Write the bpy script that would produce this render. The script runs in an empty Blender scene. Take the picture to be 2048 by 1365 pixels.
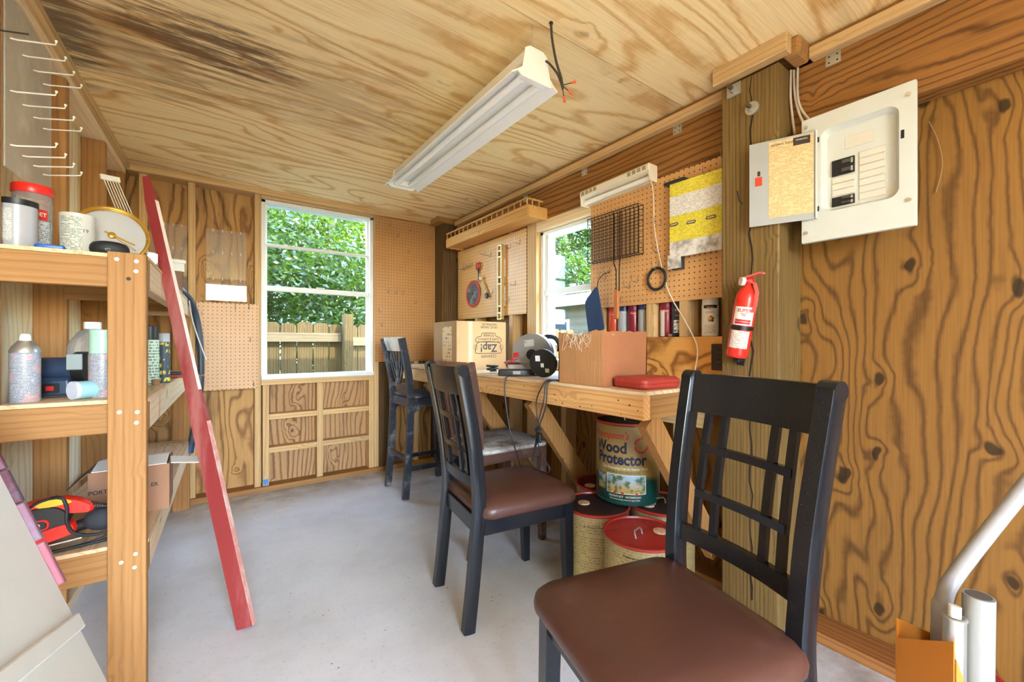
import bpy, bmesh, math, random
from mathutils import Vector, Matrix

S = bpy.context.scene
COL = S.collection
PI = math.pi
R = math.radians
random.seed(7)

# ------------------------------------------------------------------ camera
cam_d = bpy.data.cameras.new('camera')
cam_d.sensor_width = 36.0
cam_d.lens = 36.0 * 840.0 / 2048.0
cam_d.shift_y = 4.5 / 2048.0
cam_d.clip_start = 0.02
cam_d.clip_end = 500
cam = bpy.data.objects.new('camera', cam_d)
cam.location = (0, 0, 1.06)
cam.rotation_euler = (R(90), 0, R(-35.94))
COL.objects.link(cam)
S.camera = cam

# ------------------------------------------------------------------ sky, sun, exposure
SUN_DIR = Vector((-0.5, 1.0, -1.4)).normalized()      # the way the sunlight travels
w = bpy.data.worlds.new('world')
S.world = w
w.use_nodes = True
wn = w.node_tree
wn.nodes.clear()
sky = wn.nodes.new('ShaderNodeTexSky')
sky.sky_type = 'NISHITA'
sky.sun_disc = False
sky.sun_elevation = math.asin(-SUN_DIR.z)
sky.sun_rotation = math.atan2(-SUN_DIR.x, -SUN_DIR.y)
sky.altitude = 10
sky.air_density = 1.0
sky.dust_density = 0.8
sky.ozone_density = 1.0
bg = wn.nodes.new('ShaderNodeBackground')
bg.inputs['Strength'].default_value = 1.5
wo = wn.nodes.new('ShaderNodeOutputWorld')
wn.links.new(sky.outputs[0], bg.inputs[0])
wn.links.new(bg.outputs[0], wo.inputs[0])
sun_d = bpy.data.lights.new('sun', 'SUN')
sun_d.energy = 4.0
sun_d.angle = R(0.6)
sun_d.color = (1.0, 0.95, 0.86)
sun = bpy.data.objects.new('sun', sun_d)
sun.rotation_euler = SUN_DIR.to_track_quat('-Z', 'Y').to_euler()
COL.objects.link(sun)


def portal(name, loc, rot, sx, sy):
    d = bpy.data.lights.new(name, 'AREA')
    d.shape = 'RECTANGLE'
    d.size = sx
    d.size_y = sy
    d.cycles.is_portal = True
    o = bpy.data.objects.new(name, d)
    o.location = loc
    o.rotation_euler = rot
    COL.objects.link(o)


# sampling portals in the three openings (they give off no light of their own)
portal('window_portal', (0.71, 3.66, 1.45), (R(-90), 0, 0), 0.82, 1.32)
portal('window_portal', (1.96, 1.92, 1.37), (0, R(90), 0), 0.90, 0.56)
portal('door_portal', (0.10, -1.80, 1.02), (R(90), 0, 0), 1.06, 2.06)

S.view_settings.view_transform = 'Standard'
S.view_settings.look = 'None'
S.view_settings.gamma = 1.0
S.view_settings.use_curve_mapping = False
S.view_settings.exposure = 2.42
S.cycles.use_denoising = True
S.cycles.max_bounces = 7
S.cycles.diffuse_bounces = 5
S.cycles.transparent_max_bounces = 16
S.cycles.adaptive_threshold = 0.12
S.cycles.sample_clamp_indirect = 6.0

# ------------------------------------------------------------------ materials


def lin(c):
    out = []
    for v in c[:3]:
        v = v / 255.0
        out.append(v / 12.92 if v <= 0.04045 else ((v + 0.055) / 1.055) ** 2.4)
    return (out[0], out[1], out[2], 1.0)


class NT:
    def __init__(s, name):
        s.m = bpy.data.materials.new(name)
        s.m.use_nodes = True
        s.t = s.m.node_tree
        s.t.nodes.clear()
        s.out = s.t.nodes.new('ShaderNodeOutputMaterial')
        s._tc = None

    def n(s, kind, **kw):
        x = s.t.nodes.new('ShaderNode' + kind)
        for k, v in kw.items():
            setattr(x, k, v)
        return x

    def put(s, sock, v):
        if v is None:
            return
        if isinstance(v, bpy.types.NodeSocket):
            s.t.links.new(v, sock)
        else:
            sock.default_value = v

    def math(s, op, a, b=None, c=None, clamp=False):
        x = s.n('Math', operation=op, use_clamp=clamp)
        s.put(x.inputs[0], a)
        s.put(x.inputs[1], b)
        s.put(x.inputs[2], c)
        return x.outputs[0]

    def mix(s, f, a, b, blend='MIX'):
        x = s.n('Mix', data_type='RGBA', blend_type=blend)
        s.put(x.inputs[0], f)
        s.put(x.inputs[6], a)
        s.put(x.inputs[7], b)
        return x.outputs[2]

    def co(s):
        if s._tc is None:
            s._tc = s.n('TexCoord').outputs['Object']
        return s._tc

    def map(s, scale=(1, 1, 1), loc=(0, 0, 0), vec=None):
        x = s.n('Mapping')
        s.put(x.inputs[0], vec if vec is not None else s.co())
        x.inputs['Location'].default_value = loc
        x.inputs['Scale'].default_value = scale
        return x.outputs[0]

    def noise(s, vec, scale, detail=2.0, rough=0.5, dist=0.0):
        x = s.n('TexNoise')
        s.put(x.inputs['Vector'], vec)
        x.inputs['Scale'].default_value = scale
        x.inputs['Detail'].default_value = detail
        x.inputs['Roughness'].default_value = rough
        x.inputs['Distortion'].default_value = dist
        return x.outputs[0]

    def step(s, v, lo, hi):
        x = s.n('MapRange', interpolation_type='SMOOTHSTEP')
        s.put(x.inputs[0], v)
        x.inputs[1].default_value = lo
        x.inputs[2].default_value = hi
        return x.outputs[0]

    def rnd(s):
        return s.n('ObjectInfo').outputs['Random']

    def sep(s, vec=None):
        x = s.n('SeparateXYZ')
        s.put(x.inputs[0], vec if vec is not None else s.co())
        return x.outputs

    def bsdf(s, col, rough=0.5, metal=0.0, bump=None, bstr=0.2, bdist=0.002, **kw):
        b = s.n('BsdfPrincipled')
        s.put(b.inputs['Base Color'], col)
        s.put(b.inputs['Roughness'], rough)
        s.put(b.inputs['Metallic'], metal)
        for k, v in kw.items():
            s.put(b.inputs[k], v)
        if bump is not None:
            x = s.n('Bump')
            x.inputs['Strength'].default_value = bstr
            x.inputs['Distance'].default_value = bdist
            s.put(x.inputs['Height'], bump)
            s.t.links.new(x.outputs[0], b.inputs['Normal'])
        s.t.links.new(b.outputs[0], s.out.inputs[0])
        return s.m


_cache = {}


def plain(name, col, rough=0.5, metal=0.0, var=0.12, scale=14.0, bump=0.0, **kw):
    """one colour, a little mottled and dusty"""
    if name in _cache:
        return _cache[name]
    t = NT(name)
    c = lin(col)
    nz = t.noise(t.co(), scale, 4.0, 0.6)
    f = t.math('MULTIPLY_ADD', nz, 2 * var, 1 - var)
    d = t.n('VectorMath', operation='SCALE')
    d.inputs[0].default_value = c[:3]
    t.put(d.inputs['Scale'], f)
    r = t.math('MULTIPLY_ADD', nz, 0.2, rough - 0.1, clamp=True)
    m = t.bsdf(d.outputs[0], r, metal, nz if bump else None, bump, 0.004, **kw)
    _cache[name] = m
    return m


def wood(name, light, dark, axis='z', freq=5.0, rings=20.0, along=0.25, knots=1.0, amount=0.75, fibre=0.35,
         stain=0.0, staincol=(70, 48, 34), rough=0.62, jit=0.10, patches=(), swirl=7.0):
    if name in _cache:
        return _cache[name]
    t = NT(name)
    i = 'xyz'.index(axis)
    off = t.n('VectorMath', operation='ADD')
    t.put(off.inputs[0], t.co())
    sc = t.math('MULTIPLY', t.rnd(), 9.0)
    cb = t.n('CombineXYZ')
    for k in range(3):
        t.put(cb.inputs[k], sc)
    t.put(off.inputs[1], cb.outputs[0])
    p = off.outputs[0]
    s1 = [1.0, 1.0, 1.0]
    s1[i] = along
    q = t.map(tuple(s1), vec=p)
    s2 = [1.0, 1.0, 1.0]
    s2[i] = 0.55
    kq = t.map(tuple(s2), vec=p)
    vor = t.n('TexVoronoi', feature='F1')
    kw = t.n('VectorMath', operation='SCALE')
    kc = t.n('TexNoise')
    t.put(kc.inputs['Vector'], p)
    kc.inputs['Scale'].default_value = 9.0
    t.put(kw.inputs[0], kc.outputs['Color'])
    kw.inputs['Scale'].default_value = 0.05 if knots >= 1.5 else 0.10
    ka = t.n('VectorMath', operation='ADD')
    t.put(ka.inputs[0], kq)
    t.put(ka.inputs[1], kw.outputs[0])
    t.put(vor.inputs['Vector'], ka.outputs[0])
    vor.inputs['Scale'].default_value = 4.2
    if knots >= 1.5:                    # a knotty sheet: one knot in every cell of the face
        vor.voronoi_dimensions = '2D'
        xk = t.sep(ka.outputs[0])
        c2 = t.n('CombineXYZ')
        o1, o2 = [k for k in range(3) if k != i]
        t.put(c2.inputs[0], t.math('ADD', xk[o1], xk[o2]))
        t.put(c2.inputs[1], xk[i])
        t.put(vor.inputs['Vector'], c2.outputs[0])
        vor.inputs['Scale'].default_value = 5.0
    kd = vor.outputs['Distance']
    field = t.noise(q, freq, 2.0, 0.5, 0.3)
    xyz = t.sep(p)
    o1, o2 = [k for k in range(3) if k != i]
    across = t.math('ADD', xyz[o1], xyz[o2])
    pull = t.step(kd, 0.30, 0.02)
    ph = t.math('MULTIPLY_ADD', field, swirl, t.math('MULTIPLY', across, rings))
    ph = t.math('MULTIPLY_ADD', pull, 1.1 if knots >= 1.5 else 2.6 * knots, ph)
    ph = t.math('MULTIPLY_ADD', t.noise(p, 28.0, 2.0), 0.22, ph)
    ring = t.math('MULTIPLY_ADD', t.math('SINE', t.math('MULTIPLY', ph, 2 * PI)), 0.5, 0.5)
    thick = t.noise(q, freq * 2.0, 1.0)
    ring = t.math('POWER', ring, t.math('MULTIPLY_ADD', thick, 7.0, 0.6))
    s3 = [1.0, 1.0, 1.0]
    s3[i] = 0.025
    fb = t.noise(t.map(tuple(s3), vec=p), 150.0, 2.0, 0.6)
    fbm = t.step(fb, 0.3, 0.75)
    fac = t.math('MULTIPLY_ADD', fbm, fibre, t.math('MULTIPLY', ring, amount), clamp=True)
    big = t.noise(q, 1.7, 1.0)
    fac = t.math('MULTIPLY_ADD', t.math('SUBTRACT', big, 0.5), 0.45, fac, clamp=True)
    col = t.mix(fac, lin(light), lin(dark))
    kmask = t.math('MULTIPLY', t.step(kd, 0.085 if knots >= 1.5 else 0.055 + 0.035 * knots, 0.05 if knots >= 1.5 else 0.02 + 0.025 * knots), min(1.0, knots))
    col = t.mix(t.math('MULTIPLY', kmask, 0.85), col, lin([v * 0.38 for v in dark]))
    if stain > 0:
        s4 = [1.0, 1.0, 1.0]
        s4[i] = 0.22
        st = t.noise(t.map(tuple(s4), vec=p, loc=(3, 5, 2)), 4.5, 4.0, 0.68)
        sm = t.math('MULTIPLY', t.step(st, 0.52, 0.72), stain)
        sm = t.math('MULTIPLY', sm, t.math('MULTIPLY_ADD', fbm, 0.6, 0.4))
        col = t.mix(sm, col, lin(staincol))
    if patches:
        s5 = [9.0, 9.0, 9.0]
        s5[i] = 1.3
        pn = t.noise(t.map(tuple(s5)), 3.0, 5.0, 0.7)
    for (cx, cy, cz, rx, ry, rz, amt, pc) in patches:      # water stains with a place of their own
        v = t.map((1 / rx, 1 / ry, 1 / rz), (-cx / rx, -cy / ry, -cz / rz))
        ln = t.n('VectorMath', operation='LENGTH')
        t.put(ln.inputs[0], v)
        e = t.math('ADD', t.math('MULTIPLY', t.math('SUBTRACT', 1.0, ln.outputs['Value']), 0.5), t.math('MULTIPLY', t.math('SUBTRACT', pn, 0.5), 2.2))
        e = t.math('MULTIPLY', t.step(e, 0.0, 0.45), t.step(ln.outputs['Value'], 1.15, 0.75))
        col = t.mix(t.math('MULTIPLY', e, amt), col, lin(pc))
    j = t.math('MULTIPLY_ADD', t.rnd(), 2 * jit, 1 - jit)
    d = t.n('VectorMath', operation='SCALE')
    t.put(d.inputs[0], col)
    t.put(d.inputs['Scale'], j)
    m = t.bsdf(d.outputs[0], rough, 0.0, fb, 0.10, 0.0012)
    m.node_tree.nodes['Principled BSDF'].inputs['Specular IOR Level'].default_value = 0.3
    _cache[name] = m
    return m


def pegboard(name, col, a, oa, oz):
    """hardboard with a 25.4 mm grid of small holes; a = the axis along the wall"""
    t = NT(name)
    xyz = t.sep()
    ds = []
    for sock, o in ((xyz['xyz'.index(a)], oa), (xyz[2], oz)):
        v = t.math('DIVIDE', t.math('ADD', sock, o), 0.0254)
        v = t.math('SUBTRACT', t.math('FRACT', v), 0.5)
        ds.append(t.math('MULTIPLY', v, v))
    r2 = t.math('ADD', ds[0], ds[1])
    hole = t.step(r2, 0.018, 0.011)
    nz = t.noise(t.co(), 6.0, 4.0, 0.6)
    d = t.n('VectorMath', operation='SCALE')
    d.inputs[0].default_value = lin(col)[:3]
    t.put(d.inputs['Scale'], t.math('MULTIPLY_ADD', nz, 0.3, 0.85))
    c = t.mix(hole, d.outputs[0], lin((38, 22, 12)))
    return t.bsdf(c, 0.45, 0.0, t.math('SUBTRACT', 1.0, hole), 0.5, 0.002)


def printed(name, paper, ink, pitch=0.006, up='z', amount=0.8, grain=90.0, cover=0.45, ink2=None, rough=0.55, gate=0.35):
    """small print too fine to read: rows of broken dark strokes"""
    if name in _cache:
        return _cache[name]
    t = NT(name)
    xyz = t.sep()
    v = xyz['xyz'.index(up)]
    row = t.math('FRACT', t.math('DIVIDE', v, pitch))
    rm = t.math('MULTIPLY', t.step(row, 0.18, 0.3), t.step(row, 0.82, 0.7))
    sc = [1.0, 1.0, 1.0]
    sc['xyz'.index(up)] = 0.35
    o1, o2 = [k for k in range(3) if k != 'xyz'.index(up)]
    alongc = t.math('ADD', xyz[o1], xyz[o2])
    cb = t.n('CombineXYZ')
    t.put(cb.inputs[0], alongc)
    t.put(cb.inputs[1], t.math('MULTIPLY', t.math('FLOOR', t.math('DIVIDE', v, pitch)), 3.37))
    a = t.noise(t.map(tuple(sc)), grain * 6, 1.0)
    b = t.noise(cb.outputs[0], grain * 0.9, 1.0)
    m = t.math('MULTIPLY', rm, t.step(a, cover, cover + 0.06))
    m = t.math('MULTIPLY', m, t.step(b, gate, gate + 0.04))
    m = t.math('MULTIPLY', m, amount)
    c = t.mix(m, lin(paper), lin(ink))
    if ink2:
        k = t.step(t.noise(t.co(), grain * 0.22, 1.0), 0.55, 0.6)
        c2 = t.mix(m, lin(paper), lin(ink2))
        c = t.mix(k, c, c2)
    m = t.bsdf(c, rough)
    _cache[name] = m
    return m


def clear(name, tint=(255, 255, 255), gloss=0.08, rough=0.03, cloud=0.0, alpha=0.0, fres=0.9):
    """thin clear sheet: see-through with a mirror-like sheen"""
    if name in _cache:
        return _cache[name]
    t = NT(name)
    tr = t.n('BsdfTransparent')
    tr.inputs[0].default_value = lin(tint)
    gl = t.n('BsdfGlossy')
    gl.inputs['Roughness'].default_value = rough
    fr = t.n('LayerWeight')
    fr.inputs[0].default_value = 0.25
    f = t.math('MULTIPLY_ADD', fr.outputs['Fresnel'], fres, gloss, clamp=True)
    mx = t.n('MixShader')
    t.put(mx.inputs[0], f)
    t.t.links.new(tr.outputs[0], mx.inputs[1])
    t.t.links.new(gl.outputs[0], mx.inputs[2])
    o = mx.outputs[0]
    if cloud > 0 or alpha > 0:
        df = t.n('BsdfDiffuse')
        df.inputs[0].default_value = lin((235, 235, 232))
        nz = t.noise(t.co(), 7.0, 5.0, 0.65)
        g = t.math('MULTIPLY_ADD', t.step(nz, 0.45, 0.75), cloud, alpha, clamp=True)
        m2 = t.n('MixShader')
        t.put(m2.inputs[0], g)
        t.t.links.new(o, m2.inputs[1])
        t.t.links.new(df.outputs[0], m2.inputs[2])
        o = m2.outputs[0]
    t.t.links.new(o, t.out.inputs[0])
    _cache[name] = t.m
    return t.m


def concrete(name):
    t = NT(name)
    a = t.noise(t.co(), 1.6, 6.0, 0.62)
    b = t.noise(t.co(), 60.0, 3.0, 0.6)
    c = t.mix(t.step(a, 0.35, 0.7), lin((226, 225, 224)), lin((206, 204, 201)))
    c = t.mix(t.math('MULTIPLY', t.step(b, 0.55, 0.75), 0.25), c, lin((150, 144, 136)))
    sp = t.n('TexVoronoi', feature='F1')
    t.put(sp.inputs['Vector'], t.co())
    sp.inputs['Scale'].default_value = 22.0
    sm = t.math('MULTIPLY', t.step(sp.outputs['Distance'], 0.10, 0.05), t.step(t.noise(t.co(), 3.0, 2.0), 0.45, 0.6))
    c = t.mix(t.math('MULTIPLY', sm, 0.75), c, lin((70, 62, 52)))
    # old dirt along the back wall; same brown mottling towards the right wall
    xyz = t.sep()
    d1 = t.step(xyz[1], 2.95, 3.5)
    d2 = t.step(xyz[0], 0.95, 1.7)
    dm = t.math('MAXIMUM', d1, d2)
    dn = t.step(t.noise(t.co(), 5.0, 5.0, 0.65), 0.30, 0.68)
    c = t.mix(t.math('MULTIPLY', t.math('MULTIPLY', dm, dn), 0.7), c, lin((128, 112, 96)))
    return t.bsdf(c, 0.6, 0.0, t.math('ADD', a, t.math('MULTIPLY', b, 0.3)), 0.15, 0.004)


def ribbed(name, c1, c2, axis, pitch, rough=0.7):
    """corrugated board seen edge on / hose ribs: narrow stripes along an axis"""
    if name in _cache:
        return _cache[name]
    t = NT(name)
    v = t.sep()['xyz'.index(axis)]
    wv = t.math('MULTIPLY_ADD', t.math('SINE', t.math('MULTIPLY', v, 2 * PI / pitch)), 0.5, 0.5)
    nz = t.noise(t.co(), 12.0, 4.0, 0.6)
    f = t.math('MULTIPLY_ADD', t.math('SUBTRACT', nz, 0.5), 0.9, t.math('MULTIPLY', wv, 0.5), clamp=True)
    m = t.bsdf(t.mix(f, lin(c1), lin(c2)), rough, 0.0, wv, 0.3, 0.002)
    _cache[name] = m
    return m


def worn(name, c1, c2, amount=0.5, scale=9.0, rough=0.45, axis=None, fine=True):
    """paint c1 scuffed or dusted with c2"""
    if name in _cache:
        return _cache[name]
    t = NT(name)
    sc = [1.0, 1.0, 1.0]
    if axis:
        sc['xyz'.index(axis)] = 0.15
    a = t.noise(t.map(tuple(sc)), scale, 6.0, 0.68)
    m = t.math('MULTIPLY', t.step(a, 0.62 - 0.3 * amount, 0.80 - 0.2 * amount), amount)
    c = t.mix(m, lin(c1), lin(c2))
    if fine:
        b = t.noise(t.co(), 420.0, 1.0)
        c = t.mix(t.math('MULTIPLY', t.step(b, 0.70, 0.76), 0.45), c, lin(c2))
    r = t.math('MULTIPLY_ADD', m, 0.3, rough, clamp=True)
    x = t.bsdf(c, r, 0.0, a, 0.12, 0.003)
    _cache[name] = x
    return x


# ------------------------------------------------------------------ geometry helpers
def V(*a):
    return Vector(a)


def rrect(w_, d_, r, n=3, cx=0.0, cy=0.0):
    """rounded rectangle as a list of 2-D points"""
    out = []
    for k, (sx, sy) in enumerate(((1, 1), (-1, 1), (-1, -1), (1, -1))):
        for j in range(n + 1):
            a = k * PI / 2 + j * PI / 2 / n
            out.append((cx + sx * (w_ / 2 - r) + r * math.cos(a), cy + sy * (d_ / 2 - r) + r * math.sin(a)))
    return out


def circ(r, n=16, a0=0.0):
    return [(r * math.cos(a0 + 2 * PI * k / n), r * math.sin(a0 + 2 * PI * k / n)) for k in range(n)]


class MB:
    """collects shapes for ONE mesh object"""

    def __init__(s):
        s.v = []
        s.f = []

    def box(s, lo, hi, bev=0.0015, M=None):
        lo, hi = Vector(lo), Vector(hi)
        b = min(bev, min(hi - lo) * 0.3)
        if b <= 0:
            vs = [Vector((x, y, z)) for z in (lo.z, hi.z) for y in (lo.y, hi.y) for x in (lo.x, hi.x)]
            fs = [(0, 2, 3, 1), (4, 5, 7, 6), (0, 1, 5, 4), (2, 6, 7, 3), (0, 4, 6, 2), (1, 3, 7, 5)]
        else:
            bm = bmesh.new()
            c = (lo + hi) / 2
            d = hi - lo
            bmesh.ops.create_cube(bm, size=1.0, matrix=Matrix.Translation(c) @ Matrix.Diagonal((d.x, d.y, d.z, 1)))
            bmesh.ops.bevel(bm, geom=bm.edges[:] + bm.verts[:], offset=b, segments=1, affect='EDGES')
            bm.verts.index_update()
            vs = [q.co.copy() for q in bm.verts]
            fs = [[q.index for q in f.verts] for f in bm.faces]
            bm.free()
        if M is not None:
            vs = [M @ q for q in vs]
        n = len(s.v)
        s.v += vs
        s.f += [[n + i for i in f] for f in fs]
        return s

    def loft(s, rings, cap0=True, cap1=True, M=None, closed=False):
        n = len(s.v)
        k = len(rings[0])
        for r in rings:
            s.v += [(M @ Vector(q)) if M is not None else Vector(q) for q in r]
        m = len(rings)
        for i in range(m if closed else m - 1):
            a0 = n + i * k
            b0 = n + ((i + 1) % m) * k
            for j in range(k):
                j2 = (j + 1) % k
                s.f.append([a0 + j, a0 + j2, b0 + j2, b0 + j])
        if not closed:
            if cap0:
                s.f.append([n + j for j in range(k)][::-1])
            if cap1:
                s.f.append([n + (m - 1) * k + j for j in range(k)])
        return s

    def lathe(s, prof, n=24, M=None, cap0=True, cap1=True):
        """prof: (radius, z) from bottom to top"""
        rings = [[(max(r, 1e-5) * math.cos(2 * PI * k / n), max(r, 1e-5) * math.sin(2 * PI * k / n), z) for k in range(n)] for r, z in prof]
        return s.loft(rings, cap0, cap1, M)

    def prism(s, poly, t0, t1, M=None):
        """2-D outline (x,y) extruded from z=t0 to z=t1"""
        return s.loft([[(x, y, t0) for x, y in poly], [(x, y, t1) for x, y in poly]], M=M)

    def stack(s, layers, M=None):
        """layers: (list of 2-D points, z)"""
        return s.loft([[(x, y, z) for x, y in p] for p, z in layers], M=M)

    def sweep(s, path, prof, side=None, scales=None, closed=False, caps=True):
        path = [Vector(p) for p in path]
        m = len(path)
        rings = []
        prev = None
        for i, p in enumerate(path):
            if closed:
                tg = (path[(i + 1) % m] - path[i - 1]).normalized()
            else:
                tg = (path[min(i + 1, m - 1)] - path[max(i - 1, 0)]).normalized()
            if side is not None:
                a = Vector(side)
                a = (a - tg * a.dot(tg)).normalized()
            else:
                if prev is None:
                    a = Vector((0, 0, 1)) if abs(tg.z) < 0.9 else Vector((1, 0, 0))
                else:
                    a = prev
                a = (a - tg * a.dot(tg)).normalized()
                prev = a
            b = tg.cross(a)
            k = scales[i] if scales else 1.0
            rings.append([p + a * (x * k) + b * (y * k) for x, y in prof])
        return s.loft(rings, caps, caps, closed=closed)

    def tube(s, path, r, n=8, closed=False, scales=None):
        return s.sweep(path, circ(r, n), closed=closed, scales=scales)

    def cyl(s, a, b, r, n=16, r2=None):
        return s.sweep([a, b], circ(r, n), scales=[1.0, (r2 / r) if r2 else 1.0])

    def bar(s, a, b, w_, t_, side):
        """straight stick, w_ along side, t_ the other way"""
        return s.sweep([a, b], [(-w_ / 2, -t_ / 2), (w_ / 2, -t_ / 2), (w_ / 2, t_ / 2), (-w_ / 2, t_ / 2)], side=side)

    def ball(s, c, rx, ry=None, rz=None, n=12, M=None):
        ry = ry or rx
        rz = rz or rx
        c = Vector(c)
        rings = []
        for i in range(1, n):
            ph = -PI / 2 + PI * i / n
            rings.append([(c.x + rx * math.cos(ph) * math.cos(2 * PI * k / (n * 2)), c.y + ry * math.cos(ph) * math.sin(2 * PI * k / (n * 2)), c.z + rz * math.sin(ph)) for k in range(n * 2)])
        return s.loft(rings, M=M)

    def mesh(s, name):
        me = bpy.data.meshes.new(name)
        me.from_pydata([tuple(q) for q in s.v], [], s.f)
        me.update()
        return me

    def obj(s, name, mat, parent=None, smooth=35, flip=True):
        me = s.mesh(name)
        if flip:
            bm = bmesh.new()
            bm.from_mesh(me)
            bmesh.ops.recalc_face_normals(bm, faces=bm.faces[:])
            bm.to_mesh(me)
            bm.free()
        me.materials.append(mat)
        if smooth:
            me.polygons.foreach_set('use_smooth', [True] * len(me.polygons))
            me.set_sharp_from_angle(angle=R(smooth))
        o = bpy.data.objects.new(name, me)
        COL.objects.link(o)
        if parent is not None:
            o.parent = parent
        return o


def tag(o, label, cat, group=None):
    o['label'] = label
    o['category'] = cat
    if group:
        o['group'] = group
    return o


def thing(name, label, cat, loc=(0, 0, 0), rotz=0.0, group=None):
    o = bpy.data.objects.new(name, None)
    o.empty_display_size = 0.05
    COL.objects.link(o)
    o.location = loc
    o.rotation_euler = (0, 0, R(rotz))
    return tag(o, label, cat, group)


def struct(o):
    o['kind'] = 'structure'
    return o


def box(name, lo, hi, mat, parent=None, bev=0.0015):
    return MB().box(lo, hi, bev).obj(name, mat, parent)


def copy_tree(o, parent=None):
    c = o.copy()
    COL.objects.link(c)
    c.parent = parent
    for ch in list(o.children):
        copy_tree(ch, c)
    return c


def frame(o, x, y):
    """matrix with local x along x, local y along y, origin at o"""
    x = Vector(x).normalized()
    z = x.cross(Vector(y)).normalized()
    y = z.cross(x)
    return Matrix(((x.x, y.x, z.x, o[0]), (x.y, y.y, z.y, o[1]), (x.z, y.z, z.z, o[2]), (0, 0, 0, 1)))


_txt = {}


def text_mesh(body, size, bold=0.0, squeeze=1.0):
    key = (body, size, bold, squeeze)
    if key not in _txt:
        cu = bpy.data.curves.new('lettering', 'FONT')
        cu.body = body
        cu.size = size
        cu.align_x = 'CENTER'
        cu.align_y = 'CENTER'
        cu.offset = bold
        cu.resolution_u = 3
        o = bpy.data.objects.new('lettering', cu)
        me = bpy.data.meshes.new_from_object(o)
        vs = [(q.co.x * squeeze, q.co.y) for q in me.vertices]
        fs = [list(p.vertices) for p in me.polygons]
        bpy.data.objects.remove(o)
        bpy.data.meshes.remove(me)
        _txt[key] = (vs, fs)
    return _txt[key]


def lettering(body, size, place, mat, parent, name='lettering', bold=0.0, squeeze=1.0, depth=0.0):
    """place: function (x, y) -> 3-D point, or a matrix"""
    vs, fs = text_mesh(body, size, bold, squeeze)
    me = bpy.data.meshes.new(name)
    if isinstance(place, Matrix):
        pts = [place @ Vector((x, y, 0)) for x, y in vs]
    else:
        pts = [Vector(place(x, y)) for x, y in vs]
    me.from_pydata([tuple(p) for p in pts], [], fs)
    me.update()
    me.materials.append(mat)
    o = bpy.data.objects.new(name, me)
    COL.objects.link(o)
    o.parent = parent
    return o


def on_can(r, a0, z0, sgn=1):
    """lay flat lettering on an upright cylinder: centred at angle a0"""
    def f(x, y):
        a = a0 + sgn * x / r
        return (r * math.cos(a), r * math.sin(a), z0 + y)
    return f


def arc_pts(fn, n):
    return [fn(k / n) for k in range(n + 1)]


def catmull(pts, n=6):
    pts = [Vector(p) for p in pts]
    out = []
    for i in range(len(pts) - 1):
        p0 = pts[max(i - 1, 0)]
        p1, p2 = pts[i], pts[i + 1]
        p3 = pts[min(i + 2, len(pts) - 1)]
        for k in range(n):
            t = k / n
            out.append(0.5 * ((2 * p1) + (p2 - p0) * t + (2 * p0 - 5 * p1 + 4 * p2 - p3) * t * t + (3 * p1 - p0 - 3 * p2 + p3) * t ** 3))
    out.append(pts[-1])
    return out


# ------------------------------------------------------------------ shared materials
STUD_L, STUD_D = (214, 178, 126), (176, 130, 80)
# wood(name, light, dark, grain axis, noise size, rings per metre, stretch, knots, ring strength, fibre, stain, stain colour)
M_ply_z = wood('plywood_upright', (200, 152, 92), (126, 84, 44), 'z', 3.0, 16.0, 0.30, 1.3, 0.80, 0.25, 0.75, (74, 48, 28), swirl=10.0)
M_ply_right = wood('plywood_amber', (144, 100, 44), (86, 54, 22), 'z', 3.4, 26.0, 0.34, 1.6, 0.72, 0.25, 0.35, (84, 52, 26), swirl=11.0)
M_ply_lower = wood('plywood_weathered', (196, 152, 104), (120, 80, 48), 'z', 3.0, 28.0, 0.22, 0.9, 0.75, 0.3, 0.9, (72, 48, 30), swirl=8.0)
M_ply_left = wood('plywood_pale', (250, 234, 196), (222, 188, 132), 'z', 3.0, 20.0, 0.25, 0.4, 0.6, 0.25, 0.1, (150, 100, 56), swirl=6.0)
M_ceil = wood('plywood_ceiling', (252, 226, 172), (212, 160, 90), 'x', 2.4, 8.0, 0.22, 0.3, 0.66, 0.36, 0.28, (158, 110, 62), swirl=12.0,
              patches=((0.02, 1.92, 2.155, 0.34, 0.20, 1.0, 0.85, (58, 42, 32)), (-0.25, 2.1, 2.155, 0.40, 0.5, 1.0, 0.40, (132, 94, 58)),
                       (-0.42, 2.05, 2.155, 0.13, 0.5, 1.0, 0.7, (66, 54, 46)), (0.35, 2.0, 2.155, 0.9, 0.45, 1.0, 0.35, (150, 104, 60))))
M_stud = {a: wood('pine_stud_' + a, STUD_L, STUD_D, a, 7.0, 42.0, 0.08, 0.8, 0.40, 0.30, 0.12, (120, 72, 40), swirl=3.0) for a in 'xyz'}
M_pale = {a: wood('pale_pine_' + a, (244, 220, 182), (218, 178, 128), a, 7.0, 42.0, 0.08, 0.6, 0.35, 0.3, 0.15, (160, 116, 74), swirl=3.0) for a in 'xyz'}
M_warm = {a: wood('warm_pine_' + a, (172, 124, 72), (134, 90, 46), a, 8.0, 42.0, 0.08, 0.8, 0.4, 0.35, 0.18, (92, 56, 30), swirl=3.0) for a in 'xyz'}
M_beam = wood('header_grain', (160, 108, 54), (94, 58, 26), 'y', 4.5, 34.0, 0.14, 0.9, 0.75, 0.3, 0.25, (84, 46, 24), swirl=7.0)
M_post = wood('treated_post', (134, 106, 60), (86, 64, 33), 'z', 10.0, 70.0, 0.06, 0.7, 0.5, 0.5, 0.35, (66, 50, 30), swirl=3.0)
M_dark = wood('dark_post', (112, 84, 50), (66, 47, 26), 'z', 10.0, 50.0, 0.06, 1.0, 0.6, 0.5, 0.6, (40, 30, 19), swirl=3.0)
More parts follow.
